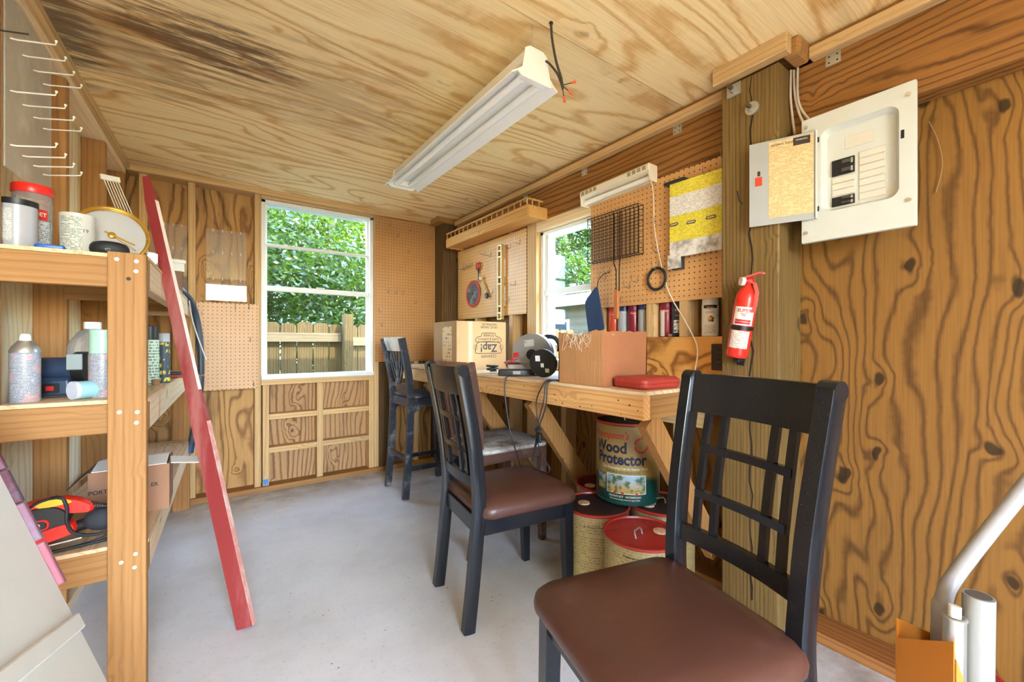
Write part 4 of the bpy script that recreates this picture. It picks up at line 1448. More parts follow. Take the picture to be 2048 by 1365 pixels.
MB().ball((.112, -.012, .066), .048, .028, .034, 10).obj('dust_bag', plain('bag_charcoal', (46, 47, 52), .8, bump=.4, scale=120), t)
cp = catmull([(.135, 0, .100), (.160, -.006, .092), (.168, -.012, .066), (.150, -.022, .030), (.110, -.030, .012), (.055, -.040, .0052), (.0, -.046, .0052), (-.06, -.044, .0052), (-.075, -.036, .0052)], 6)
MB().tube(cp, .0042, 8).obj('cord', M_rubber, t)
cp = catmull([(.028, -.032, .150), (.036, -.036, .12), (.036, -.036, .08), (.050, -.036, .046), (.09, -.038, .030), (.14, -.034, .036), (.166, -.02, .060)], 6)
MB().tube([(.0, -.02, .154), (.014, -.028, .157)] + [tuple(p) for p in cp], .0045, 8).obj('cord', M_rubber, t)
cp = catmull([(.150, -.026, .0052), (.09, -.040, .0052), (.03, -.048, .0052), (-.03, -.056, .0052)], 6)
MB().tube(cp, .0042, 8).obj('cord', M_rubber, t)
MB().tube(catmull([(-.09, -.03, .02), (-.075, -.036, .07), (-.055, -.034, .12), (-.03, -.028, .146), (0, -.02, .154)], 6), .0042, 8).obj('cord', M_rubber, t)

# ---- red board leaning on the shelf
rb = thing('red_board', 'faded red painted wooden board leaning on the shelving unit', 'board', (0, 0, 0))
A = Vector((0.117, 1.850, 0.004))
Bv = Vector((-.124, 2.055, 1.333))
dv = (Bv - A)
top = A + dv * 1.272
mid = A + dv * .66
m2_ = A + dv * .57
sd = Vector((.86, -.5, .0))
m = MB()
pr = [(-.0275, -.014), (.0275, -.014), (.0275, .014), (-.0275, .014)]
m.sweep([A, A + dv * .25, m2_, mid, A + dv * .95, A + dv * 1.2, top], pr, side=sd, scales=[1.0, 1.0, 1.0, .80, .70, .66, .35])
m.obj('board', worn('faded_red', (140, 44, 42), (190, 130, 122), .45, 10, .55, axis='z'), rb)
# paler edge strips: window light on this side put into their colour
tg = dv.normalized()
sdn = (sd - tg * sd.dot(tg)).normalized()
e0 = sdn * .0279
MB().bar(m2_ + e0 * 1.02, A + e0 * 1.02, .0012, .024, sdn).obj('lit_edge', worn('lit_edge_red', (206, 140, 126), (230, 206, 190), .7, 14, .6), rb)
MB().bar(A + dv * 1.2 + e0 * .68, mid + e0 * .81, .0012, .018, sdn).obj('lit_edge', worn('lit_edge_pink', (232, 206, 194), (244, 228, 216), .7, 14, .6), rb)

# ---- vacuum hose hanging at the end of the shelves
M_hose = plain('hose_plastic', (52, 62, 76), .4)
hs = thing('vacuum_hose', 'corrugated dark grey hose hanging off the end of the shelves', 'hose', (0, 0, 0))
pth = catmull([(-.150, 3.088, Z1 + .021), (-.128, 3.15, 1.366), (-.086, 3.24, 1.320), (-.055, 3.30, 1.21), (-.036, 3.31, 1.02), (-.036, 3.31, .80), (-.058, 3.31, .58), (-.085, 3.31, .42)], 26)
m = MB()
m.tube(pth, .0185, 12, scales=[1.0 + (.06 if k % 2 else -.06) for k in range(len(pth))])
m.obj('corrugated_tube', M_hose, hs, 70)
MB().cyl((-.085, 3.31, .424), (-.092, 3.31, .375), .0215, 16).obj('cuff', plain('hose_blue', (44, 70, 116), .4), hs)
MB().tube(catmull([(-.125, 3.115, 1.392), (-.095, 3.20, 1.345), (-.075, 3.26, 1.2), (-.035, 3.275, 1.05), (-.005, 3.28, .955)], 6), .0035, 6).obj('cable', plain('cable_white', (214, 214, 212), .5), hs)

# ---- clear sheet with pegs on the left wall
t = thing('clear_peg_panel', 'clear plastic panel with rows of white pegs on the left wall', 'panel', (-0.525, 0, 0), -LA)
MB().box((.002, 1.782, 1.556), (.005, 2.150, 2.06), 0).obj('sheet', M_acetate2, t, smooth=0)
for z_ in (1.945, 1.795, 1.640):
    for k in range(4):
        y_ = 1.815 + .085 * k
        m = MB()
        m.tube([(.005, y_, z_ - .012), (.018, y_, z_ - .012), (.095, y_, z_ + .004), (.097, y_, z_ + .014)], .0022, 6)
        m.ball((.097, y_, z_ + .015), .0038, n=6)
        m.obj('peg', M_white, t)
nl = tag(MB().cyl((-.47, 1.735, 1.905), (-.40, 1.725, 1.915), .0022, 8).obj('long_nail', M_darkmetal), 'long dark nail driven into the left-hand stud', 'nail')

# ---- off-white board leaning in the near left corner
wbd = thing('leaning_white_board', 'off-white board with pink worn edge leaning at the left', 'board', (0, 0, 0))
ee = Vector((-.186, .136, .444)).normalized()
P0 = Vector((-.034, 1.135, .003))
g = (Vector((0, -1, 0)) + ee * ee.y).normalized()
nn = ee.cross(g)
if nn.x < 0:
    nn = -nn
Mw = Matrix(((g.x, ee.x, nn.x, P0.x), (g.y, ee.y, nn.y, P0.y), (g.z, ee.z, nn.z, P0.z), (0, 0, 0, 1)))
M_ow = plain('off_white', (226, 223, 210), .55, var=.06)
MB().box((0, .018, -.022), (.44, 1.02, 0), .003, Mw).obj('panel', M_ow, wbd)
MB().box((0.002, .50, .0005), (.44, .535, .010), .004, Mw).obj('batten', M_ow, wbd)
for a, b, c in ((.605, .705, (160, 92, 102)), (.712, .80, (136, 96, 112)), (.803, .88, (88, 42, 54)), (.883, 1.02, (104, 46, 56))):
    MB().box((-.016, a, -.004), (-.0005, b, .010), .002, Mw).obj('edge_strip', worn('edge_pink_%d' % int(a * 1000), c, (124, 132, 152), .6, 18, .6), wbd)

# ================================================================== right wall fittings
# breaker panel
t = thing('breaker_panel', 'grey-white electrical breaker panel with its door hanging open', 'breaker panel', (1.79, 0.459, 1.6355), 0)
# local: x toward the wall, y along the wall
M_pan = plain('panel_grey', (206, 206, 198), .42, var=.05)
M_pan2 = plain('panel_inner', (212, 204, 188), .45, var=.05)
XP = -.053
box('enclosure', (XP + .0115, -.140, -.200), (-.0005, .135, .190), plain('enclosure_grey', (150, 148, 140), .5), t, .002)
m = MB()
MF = Matrix(((0, 0, -1, XP), (1, 0, 0, 0), (0, 1, 0, 0), (0, 0, 0, 1)))    # outline (y,z), thickness toward the room
# cover as a frame with a rounded recess
ro = [(y, z) for y, z in rrect(.302, .440, .004, 6)]
ri = [(y - .010, z + .020) for y, z in rrect(.204, .288, .030, 6)]
rb_ = [(y - .010, z + .020) for y, z in rrect(.180, .264, .022, 6)]
m.loft([[(y, z, .0) for y, z in ro], [(y, z, .012) for y, z in ro], [(y, z, .015) for y, z in [(a * .99, b * .993) for a, b in ro]],
        [(y, z, .015) for y, z in ri], [(y, z, -.010) for y, z in rb_]], cap0=False, cap1=True, M=MF)
m.obj('cover', M_pan, t, 50)


def onp(y, z, d=.0055):
    return MF @ Vector((y, z, d))


for (y0, y1, z0, z1, nm_, mt) in ((.003, .066, -.003, .051, 'breaker', M_black), (.003, .066, -.107, -.076, 'breaker', M_black)):
    b = box(nm_, (XP + .0035, y0, z0), (XP + .0095, y1, z1), mt, t, .001)
    hgt = (z1 - z0) / 2
    for k in range(2):
        box('toggle', (XP - .0025, y0 + .012, z0 + hgt * k + hgt * .3), (XP + .0034, y0 + .034, z0 + hgt * k + hgt * .72), plain('toggle_grey', (74, 70, 68), .4), b, .001)
        box('toggle_slot', (XP + .0028, y0 + .004, z0 + hgt * k + hgt * .2), (XP + .0034, y0 + .010, z0 + hgt * k + hgt * .8), plain('slot_light', (176, 164, 140), .5), b, 0)
for side, zs in (((.003, .066), (-.062, -.040, -.018)), ((-.074, -.008), (-.092, -.069, -.046, -.023, 0.0, .023, .046))):
    for z_ in zs:
        box('knockout', (XP + .0065, side[0], z_ - .0098), (XP + .0098, side[1], z_ + .0105), M_pan2, t, .0012)
box('directory_window', (XP + .0085, -.045, .080), (XP + .0097, .030, .120), M_pan2, t, .0008)
box('latch_slot', (XP - .0160, -.124, .052), (XP - .0149, -.116, .078), M_black, t, 0)
for (y_, z_) in ((-.135, .180), (-.135, -.140), (.135, -.185), (.135, .190)):
    m = MB()
    m.cyl(onp(y_, z_, .0145), onp(y_, z_, .0205), .006, 12)
    m.obj('cover_screw', M_screw, t)
# door, hinged on the left edge of the recess and swung out
H = Vector((1.7185 - 1.79, .560 - .459, 0))
Fr = Vector((1.643 - 1.79, .752 - .459, 0))
dd = (Fr - H).normalized()
dl = (Fr - H).length
nrm = Vector((0, 0, 1)).cross(dd)
if nrm.y > 0:
    nrm = -nrm
MD = Matrix(((dd.x, 0, nrm.x, H.x), (dd.y, 0, nrm.y, H.y), (0, 1, 0, .017), (0, 0, 0, 1)))
door = MB().box((.0, -.158, -.002), (dl, .150, 0), .0008, MD).obj('door', plain('door_grey', (164, 164, 162), .45, var=.05), t)
m = MB()
m.box((.0, -.158, 0), (.006, .150, .006), .0008, MD)
m.obj('door_flange', M_pan, door)
M_dir = printed('panel_directory', (226, 190, 138), (96, 72, 50), .0055, 'z', .5, 90, .42, rough=.6, gate=.42)
MB().box((.010, -.135, .0004), (dl * .70, .142, .0012), 0, MD).obj('directory_card', M_dir, door, smooth=0)
lettering('GENERAL ELECTRIC', .0095, MD @ frame((dl * .46, .128, .0016), (-1, 0, 0), (0, 1, 0)), M_ink, door, bold=.0002)
MB().box((.020, .112, .0013), (.070, .140, .0018), 0, MD).obj('dark_label', plain('label_brown', (52, 38, 32), .5), door, smooth=0)
lettering('WARNING', .007, MD @ frame((.045, .130, .0022), (-1, 0, 0), (0, 1, 0)), m_whiteink, door)
box_l = MB().box((dl * .80, -.010, .0004), (dl * .80 + .022, .022, .0030), .0008, MD).obj('red_latch', plain('latch_red', (206, 60, 30), .4), door)
MB().box((dl * .80 + .006, .027, .0004), (dl * .80 + .015, .044, .002), .0006, MD).obj('latch_tab', plain('latch_dark', (60, 40, 34), .4), door)
for z_ in (-.125, .115):
    MB().cyl(MD @ Vector((-.002, z_ - .008, .003)), MD @ Vector((-.002, z_ + .008, .003)), .0035, 8).obj('hinge', M_darkmetal, door)

# loose cables beside the post
M_cable = plain('grey_cable', (190, 176, 158), .6)
for k, (lb, pts) in enumerate((('leftmost grey cable beside the timber post, ending lowest', ((1.772, .662, 2.085), (1.765, .660, 1.98), (1.772, .656, 1.90), (1.780, .652, 1.84))),
                         ('middle grey cable of the three beside the timber post', ((1.780, .655, 2.085), (1.770, .648, 1.99), (1.775, .632, 1.90), (1.784, .610, 1.85))),
                         ('grey cable bending right behind the breaker panel top', ((1.776, .640, 2.085), (1.768, .638, 1.98), (1.772, .626, 1.92), (1.784, .590, 1.85))))):
    c = tag(MB().tube(catmull(pts, 6), .0042, 8).obj('electrical_cable', M_cable), lb, 'cable', 'cables beside the post')
tag(MB().tube(catmull([(1.677, .880, .775), (1.677, .80, .772), (1.677, .73, .775), (1.677, .668, .779)], 5), .0045, 8).obj('white_cable', plain('cable_cream', (222, 206, 180), .5)), 'pale cable stapled across the lower timber post', 'cable')
tag(MB().tube(catmull([(1.868, .305, 1.77), (1.872, .285, 1.70), (1.870, .275, 1.62), (1.874, .290, 1.54)], 6), .0018, 6).obj('thin_wire', plain('wire_brown', (150, 110, 70), .6)), 'thin brown wire hanging right of the breaker panel', 'wire')
tag(MB().tube([(1.684, .795, 1.60), (1.665, .800, 1.612), (1.645, .797, 1.645)], .0024, 6).obj('bent_nail', M_darkmetal), 'bent dark nail on the timber post beside panel door', 'nail')

# fire extinguisher
t = thing('fire_extinguisher', 'red fire extinguisher strapped to the timber post', 'fire extinguisher', (1.634, .795, 1.006), 0)
t.rotation_euler = (R(9.5), 0, 0)
t.scale = (1.06, 1.06, 1.06)
MB().lathe([(.028, 0), (.034, .004), (.036, .014), (.036, .205), (.033, .225), (.024, .244), (.014, .254), (.012, .262)], 32).obj('cylinder', plain('extinguisher_red', (222, 48, 34), .3, var=.05), t, 50)
MB().lathe([(.013, .262), (.015, .264), (.015, .278), (.010, .284), (.0005, .284)], 18).obj('valve', M_red, t)
MB().cyl((-.016, .010, .270), (-.026, .018, .270), .015, 18).obj('gauge', plain('gauge_clear', (236, 206, 200), .2), t)
lv = plain('lever_pink', (226, 96, 90), .4)
m = MB()
m.sweep([(-.006, .012, .284), (-.006, -.010, .292), (-.006, -.034, .302), (-.006, -.046, .302)], [(-.010, -.003), (.010, -.003), (.010, .003), (-.010, .003)], side=(1, 0, 0))
m.obj('squeeze_lever', lv, t)
m = MB()
m.sweep([(-.006, .006, .276), (-.006, -.022, .266), (-.006, -.034, .236), (-.008, -.037, .19), (-.010, -.034, .165)], [(-.009, -.003), (.009, -.003), (.009, .003), (-.009, .003)], side=(1, 0, 0))
m.obj('carry_handle', lv, t)
M_lab = plain('extinguisher_label', (232, 222, 206), .5)
lab = can_patch('label', -.034, .034, .118, .182, M_lab, t, .0366, R(206), 10)
lab2 = can_patch('label', -.034, .030, .036, .098, printed('ext_small_print', (226, 216, 200), (150, 80, 70), .005, 'z', .8, 90), t, .0366, R(206), 10)
lettering('SUPER', .017, on_can(.0370, R(206), .169), m_redink, lab, bold=.0003)
lettering('"G"', .014, on_can(.0370, R(206), .154), m_redink, lab, bold=.0003)
can_patch('label_band', -.026, .026, .122, .138, m_redink, t, .0369, R(206), 8)
lettering('FIRE EXTINGUISHER', .0055, on_can(.0372, R(206), .130), m_whiteink, lab)
MB().lathe([(.0375, .101), (.0385, .101), (.0385, .115), (.0375, .115)], 32, cap0=False, cap1=False).obj('strap', M_black, t)
box('strap_clip', (-.030, -.014, .100), (-.0375, .014, .116), M_black, t, .001)
can_patch('tape', .026, .052, .205, .212, plain('tape_tan', (214, 190, 140), .6), t, .0368, R(206), 6)
m = MB()
m.box((.0385, -.014, -.03), (.044, .014, .17), .001)
m.box((.0, -.010, -.016), (.044, .010, -.004), .001)
m.obj('bracket', M_black, t)

# outlet
t = thing('outlet_plate', 'dark brown electrical outlet plate beside the timber post', 'outlet', (1.7815, .937, 1.0), 0)
MB().box((-.006, -.035, -.057), (-.0002, .035, .057), .002).obj('plate', plain('outlet_brown', (52, 40, 36), .4), t)
for z_ in (-.022, .020):
    r_ = MB().loft([[(-.0085, .0 + .013 * math.cos(a), z_ + .014 * math.sin(a)) for a in [2 * PI * k / 20 for k in range(20)]], [(-.006, .0 + .015 * math.cos(a), z_ + .016 * math.sin(a)) for a in [2 * PI * k / 20 for k in range(20)]]]).obj('receptacle', plain('outlet_dark', (40, 30, 28), .35), t)
    for dy in (-.006, .006):
        box('slot', (-.0092, dy - .0012, z_ - .002), (-.0086, dy + .0012, z_ + .006), plain('slot_tan', (160, 120, 90), .5), r_, 0)

# grill basket hanging on the near pegboard
t = thing('grill_basket', 'black wire grill basket with wooden handle hung on the pegboard', 'grill basket', (1.715, 1.46, 1.62), 0)
M_wire = plain('wire_black', (34, 34, 40), .45, .4)
y0, y1, z0, z1 = -.165, .170, -.118, .122
for xx, s_ in ((-.018, 'front'), (.022, 'rear')):
    m = MB()
    for k in range(14):
        y_ = y0 + (y1 - y0) * k / 13
        m.cyl((xx, y_, z0), (xx, y_, z1), .0016, 5)
    for k in range(15):
        z_ = z0 + (z1 - z0) * k / 14
        m.cyl((xx, y0, z_), (xx, y1, z_), .0012, 5)
    m.obj('wire_grid', M_wire, t)
    m = MB()
    m.tube([(xx, y0, z0), (xx, y1, z0), (xx, y1, z1), (xx, y0, z1)], .003, 6, closed=True)
    m.obj('rim', M_wire, t)
m = MB()
for k in range(14):
    y_ = y0 + (y1 - y0) * k / 13
    for z_ in (z0, z1):
        m.cyl((-.018, y_, z_), (.022, y_, z_), .0013, 5)
for k in range(10):
    z_ = z0 + (z1 - z0) * k / 9
    for y_ in (y0, y1):
        m.cyl((-.018, y_, z_), (.022, y_, z_), .0013, 5)
m.obj('side_wires', M_wire, t)
for dy in (-.020, .020):
    yy = -.018
    m = MB()
    m.tube([(.0, yy + dy, z1), (.0, yy + dy, z0 - .01), (.0, yy + dy * .95, z0 - .03), (0, yy + dy * .5 - .006, z0 - .06), (0, yy + dy * .5 - .006, z0 - .17), (0, yy + dy * .4, z0 - .18)], .003, 6)
    m.obj('handle_wire', M_wire, t)
MB().box((-.010, -.033, z0 - .318), (.008, -.003, z0 - .165), .005).obj('handle', wood('handle_wood', (196, 120, 70), (150, 84, 46), 'z', 9.0, 60.0, .06, 0, .4, .3), t)

# blue sheet-like dustpan hanging left of the cans
t = thing('blue_scraper', 'dark blue flexible plastic scraper hanging by the side window', 'scraper', (0, 0, 0))
MS = Matrix(((0, 0, 1, 1.690), (1, 0, 0, 0), (0, 1, 0, 0), (0, 0, 0, 1)))
MB().prism([(1.640, 1.285), (1.622, 1.310), (1.562, 1.362), (1.552, 1.358), (1.520, 1.22), (1.506, 1.140), (1.530, 1.105), (1.606, 1.095), (1.616, 1.13), (1.632, 1.22)], -.004, .004, MS).obj('blade', plain('blue_rubber', (34, 62, 104), .35), t)
MB().tube([(1.690, 1.556, 1.355), (1.700, 1.556, 1.40), (1.735, 1.548, 1.435), (1.780, 1.545, 1.45)], .0025, 6).obj('hanging_loop', M_wire, t)

# black ring (belt) and grey bracket with instruction sheets
t = tag(MB().tube([(1.768, 1.241 + .049 * math.cos(a), 1.373 + .052 * math.sin(a)) for a in [2 * PI * k / 40 for k in range(40)]], .0068, 10, closed=True).obj('rubber_ring', M_rubber), 'black rubber ring hanging on the near pegboard', 'ring')
t = thing('shelf_bracket', 'dark grey metal channel hanging behind the yellow instruction sheet', 'bracket', (0, 0, 0))
M_chan = plain('channel_dark', (48, 58, 64), .4, .3)
box('web', (1.752, 1.10, 1.402), (1.782, 1.150, 1.80), M_chan, t, .002)
box('flange', (1.735, 1.075, 1.800), (1.782, 1.182, 1.812), M_chan, t, .002)
t = thing('instruction_sheet', 'yellow and white plastic instruction packaging hung on the pegboard', 'packaging', (0, 0, 0))
MP = Matrix(((0, 0, -1, 1.748), (1, 0, 0, 0), (0, 1, 0, 0), (0, 0, 0, 1)))
M_py = printed('sheet_yellow', (236, 218, 74), (110, 96, 40), .0066, 'z', .45, 60, .42, gate=.44)
M_pw = printed('sheet_white', (236, 230, 224), (110, 100, 104), .0064, 'z', .5, 60, .42, gate=.42)
M_pd = worn('sheet_dirty', (230, 224, 218), (104, 84, 66), .75, 16, .4)
for z0_, z1_, mt in ((1.735, 1.795, M_py), (1.645, 1.735, M_pw), (1.525, 1.645, M_py), (1.455, 1.525, M_pd)):
    MB().loft([[(a, b, .003 * math.sin((a - .84) * 40) + .002) for a, b in ((.842, z0_ - .0), (.92, z0_), (1.0, z0_), (1.08, z0_), (1.155, z0_ + .004))],
               [(a, b, .003 * math.sin((a - .84) * 40) + .0015) for a, b in ((.842, z1_), (.92, z1_), (1.0, z1_), (1.08, z1_), (1.155, z1_ + .004))]], False, False, MP).obj('print_band', mt, t, flip=False)
MB().box((1.098, 1.405, .002), (1.165, 1.470, .0035), 0, MP).obj('lower_flap', M_pd, t, smooth=0)
for (a, b) in ((1.13, 1.608), (1.045, 1.600), (.955, 1.600)):
    m = MB()
    m.stack([(rrect(.044, .014, .0069, 5, a, b), .0062), (rrect(.044, .014, .0069, 5, a, b), .0068)], M=MP)
    p_ = m.obj('logo_pill', plain('pill_dark', (60, 54, 52), .5), t)
    m = MB()
    m.stack([(rrect(.036, .007, .0034, 5, a, b), .0069), (rrect(.036, .007, .0034, 5, a, b), .0072)], M=MP)
    m.obj('logo_bar', plain('pill_light', (190, 176, 140), .5), p_)

# small white striplight above the pegboard
t = thing('strip_light', 'small cream under-cabinet strip light above the near pegboard', 'light fixture', (1.775, 1.480, 1.886), 0)
t.rotation_euler = (R(-1.0), 0, 0)
M_cream = plain('cream_enamel', (240, 228, 204), .4, var=.04)
prof = [(.014, .042), (-.050, .042), (-.058, .034), (-.060, .006), (-.040, .0), (.014, -.0)]
MB().loft([[(a, -.228, b) for a, b in prof], [(a, .228, b) for a, b in prof]]).obj('housing', M_cream, t)
for k, yy in enumerate((-.205, -.175, -.145, -.115, .115, .145, .175, .205)):
    box('vent', (-.0612, yy - .010, .012), (-.0592, yy + .010, .032), plain('vent_grey', (168, 152, 126), .6), t, 0)
for s_ in (-1, 1):
    box('end_cap', (-.052, s_ * .2285 - .0015, -.040), (.014, s_ * .2285 + .0045, .040), M_cream, t, .003)
MB().cyl((-.022, -.222, -.020), (-.022, .222, -.020), .013, 16).obj('tube', plain('tube_glass', (246, 244, 238), .2, var=.02), t)
box('reflector', (.004, -.224, -.034), (.012, .224, .0), M_cream, t, .001)
cd = MB().tube(catmull([(1.715, 1.250, 1.880), (1.752, 1.250, 1.80), (1.768, 1.248, 1.59), (1.770, 1.196, 1.363), (1.770, 1.156, 1.265), (1.768, 1.087, 1.156), (1.765, 1.030, 1.042), (1.768, 1.043, .935)], 6), .0028, 6).obj('power_cord', plain('cord_cream', (226, 210, 184), .5))
tag(cd, 'thin white power cord hanging down from the strip light', 'cord')

# spray cans in the wall cavity
KC = (('orange-red label spray can behind the grill handle', 1.566, (206, 72, 40), (200, 60, 50)), ('silver-labelled spray can left of the maroon one', 1.499, (186, 186, 184), (36, 52, 110)),
      ('maroon spray can in the wall cavity above the cardboard box', 1.432, (128, 28, 44), (120, 20, 50)), ('grey-printed blue-capped spray can against the stud', 1.365, (196, 194, 188), (36, 52, 110)),
      ('maroon-capped white-striped spray can right of the stud', 1.236, (138, 26, 46), (132, 22, 50)), ('black and white spray can in the middle wall cavity', 1.170, (42, 46, 56), (34, 44, 66)),
      ('white spray can with bright fruit picture in the right cavity', 1.012, (240, 236, 226), (240, 236, 226)))
cans = []
for k, (lb, y_, bc, cc) in enumerate(KC):
    if k in (1, 3):
        bm_ = printed('cavity_print_%d' % k, bc, (90, 92, 100), .004, 'z', .7, 120, .38)
    else:
        bm_ = plain('cavity_can_%d' % k, bc, .3, var=.05)
    r_ = .0325 if k < 6 else .036
    c = spray('spray_can', lb, 1.8415, y_, 1.0905, r_, .212, bm_, 'cap', plain('cavity_cap_%d' % k, cc, .35, var=.05), 0, 'spray cans in the wall cavities', captall=.062)
    cans.append(c)
AF = R(209)
for k, ring in ((0, (.8, .3)), (2, (.8, .3)), (4, (.8, .3)), (5, (.9, .5)), (6, (.9, .5))):
    c = cans[k]
    rr = (.0325 if k < 6 else .036) + .0004
    pts = [on_can(rr, AF, .128)(.017 * math.cos(a), .0085 * math.sin(a)) for a in [2 * PI * j / 20 for j in range(20)]]
    me = bpy.data.meshes.new('brand_oval')
    me.from_pydata([tuple(p) for p in pts], [], [list(range(20))])
    me.materials.append(plain('oval_red', (214, 52, 34), .4))
    ob = bpy.data.objects.new('brand_oval', me)
    COL.objects.link(ob)
    ob.parent = c
    lettering('Krylon', .0105, on_can(rr + .0004, AF, .128), m_whiteink, ob, squeeze=.8)
lettering('COLORMAX', .009, on_can(.0368, AF, .108), M_ink, cans[6], squeeze=.8)
can_patch('cap_band', -.03, .03, .126, .140, M_black, cans[6], .0362, AF, 8)
for j, (a_, cc) in enumerate(((90, (226, 60, 40)), (20, (60, 130, 60)), (160, (236, 190, 50)), (230, (200, 110, 30)), (310, (40, 70, 40)))):
    pts = [on_can(.0366, AF + .08, .078)(.008 * math.cos(R(a_)) + .0065 * math.cos(q), .009 * math.sin(R(a_)) + .0065 * math.sin(q)) for q in [2 * PI * i_ / 10 for i_ in range(10)]]
    me = bpy.data.meshes.new('picture_dot')
    me.from_pydata([tuple(p) for p in pts], [], [list(range(10))])
    me.materials.append(plain('dot_%d' % j, cc, .4))
    ob = bpy.data.objects.new('picture_dot', me)
    COL.objects.link(ob)
    ob.parent = cans[6]
can_patch('print_block', -.026, .026, .012, .052, printed('white_can_print', (236, 232, 222), (90, 84, 80), .005, 'z', .8, 90), cans[6], .0363, AF, 8)
can_patch('label_stripe', -.030, -.006, .004, .132, printed('stripe_print', (226, 220, 206), (120, 110, 104), .004, 'z', .7, 110), cans[4], .0328, AF, 6)
can_patch('label_panel', -.022, .016, .020, .080, printed('white_panel_print', (226, 226, 226), (40, 40, 44), .02, 'z', .9, 30), cans[5], .0328, AF, 6)
lettering('ACRYLIC', .0085, on_can(.0330, AF, .102), m_whiteink, cans[5], squeeze=.8)
t = tag(MB().ball((1.815, 1.198, 1.0985), .012, .013, .008, 8).obj('crumpled_scrap', worn('scrap', (150, 120, 90), (70, 50, 36), .6, 40, .8)), 'small crumpled scrap at the foot of the black spray can', 'scrap')

# gallery shelf with little spindles over the far pegboard
t = thing('gallery_shelf', 'wooden gallery shelf with a row of small spindles above the far pegboard', 'wall shelf', (1.79, 2.63, 1.86), 0)
M_gal = wood('gallery_oak', (224, 172, 104), (184, 122, 62), 'y', 6.0, 40.0, .1, .4, .55, .35, .1, swirl=5.0)
L0, L1, XF = -.554, .560, -.165
box('front_board', (XF, L0, 0), (XF + .014, L1, .076), M_gal, t, .002)
for a in (L0, L1 - .014):
    box('end_board', (XF + .0145, a, 0), (-.0005, a + .014, .076), M_gal, t, .002)
box('shelf_board', (XF + .0145, L0 + .0145, .010), (-.0005, L1 - .0145, .022), M_gal, t, .001)
box('gallery_rail', (XF, L0 + .006, .112), (XF + .014, L1, .122), M_gal, t, .002)
box('gallery_rail', (XF + .0145, L0 + .006, .112), (-.03, L0 + .020, .122), M_gal, t, .002)
for k in range(17):
    y_ = L0 + .013 + (L1 - L0 - .026) * k / 16
    m = MB()
    m.lathe([(.004, .0765), (.0055, .080), (.003, .085), (.006, .094), (.003, .103), (.0055, .108), (.004, .1118)], 8, Matrix.Translation((XF + .007, y_, 0)))
    m.obj('spindle', M_gal, t)
for x_ in (-.115, -.06):
    MB().lathe([(.004, .0765), (.0055, .080), (.003, .085), (.006, .094), (.003, .103), (.0055, .108), (.004, .1118)], 8, Matrix.Translation((x_, L0 + .013, 0))).obj('spindle', M_gal, t)

# far pegboard tools
t = thing('saw_blade', 'round red-rimmed circular saw blade on the far pegboard', 'saw blade', (1.776, 2.997, 1.468), 0)
MBl = Matrix(((0, 0, -1, 0), (1, 0, 0, 0), (0, 1, 0, 0), (0, 0, 0, 1)))
out = []
for k in range(72):
    a = 2 * PI * k / 72
    rr = .112 if k % 3 else .105
    out.append((rr * math.cos(a), rr * math.sin(a)))
MB().prism(out, 0, .003, MBl).obj('toothed_rim', plain('blade_red', (190, 60, 46), .4), t)
MB().lathe([(.088, .0032), (.088, .0042), (.02, .0045), (.001, .0045)], 36, MBl).obj('plate', worn('blade_steel', (86, 92, 96), (176, 180, 180), .5, 12, .25), t)
MB().lathe([(.010, .0046), (.010, .007), (.001, .007)], 12, MBl).obj('arbor', M_darkmetal, t)

t = thing('scissors', 'red-handled scissors hanging blades-down on the far pegboard', 'scissors', (1.775, 2.905, 1.64), 0)
for s_ in (-1, 1):
    MB().tube([(-.004, s_ * .018 + .016 * math.cos(a), .045 + .026 * math.sin(a)) for a in [2 * PI * k / 18 for k in range(18)]], .005, 6, closed=True).obj('handle', plain('handle_red', (170, 40, 34), .4), t)
    MB().sweep([(-.004, s_ * .010, .022), (-.004, s_ * .002, -.01), (-.004, -s_ * .006, -.085)], [(-.006, -.0015), (.006, -.0015), (.006, .0015), (-.006, .0015)], side=(0, 1, 0), scales=[1, 1, .3]).obj('blade', M_darkmetal, t)
t = thing('adjustable_wrench', 'small dark-handled tool slung below the scissors', 'tool', (1.772, 2.80, 1.50), 0)
MB().sweep([(-.006, .055, .075), (-.006, .01, .01), (-.006, -.035, -.075)], [(-.010, -.006), (.010, -.006), (.010, .006), (-.010, .006)], side=(0, 1, 0), scales=[.7, 1, 1.1]).obj('shaft', worn('tool_tan', (196, 166, 120), (90, 70, 50), .4, 20, .5), t)
MB().sweep([(-.008, -.022, -.050), (-.008, -.040, -.085)], [(-.013, -.008), (.013, -.008), (.013, .008), (-.013, .008)], side=(0, 1, 0)).obj('grip', M_black, t)
MB().ball((-.012, .050, .078), .016, .020, .018, 8).obj('knob', plain('cream_plastic', (226, 206, 170), .4), t)

t = thing('spirit_level', 'long brass-coloured spirit level standing against the far pegboard', 'level', (1.766, 2.575, 1.235), 0)
M_lev = plain('level_brass', (206, 176, 120), .35, .4)
m = MB()
m.box((-.018, .018, 0), (.006, .027, .555), .001)
m.box((-.018, -.030, 0), (.006, -.020, .555), .001)
for z_ in (0, .045, .095, .26, .31, .46, .505, .545):
    m.box((-.016, -.020, z_), (.004, .018, z_ + .010), .001)
m.obj('frame', M_lev, t)
for z_ in (.070, .285, .480):
    MB().tube([(-.004, .0 + .013 * math.cos(a), z_ + .004 + .017 * math.sin(a)) for a in [2 * PI * k / 18 for k in range(18)]], .0045, 6, closed=True).obj('vial_window', plain('vial_dark', (66, 62, 52), .3), t)

# peg hooks (steel wire)
M_hook = plain('hook_wire', (150, 142, 130), .4, .7)


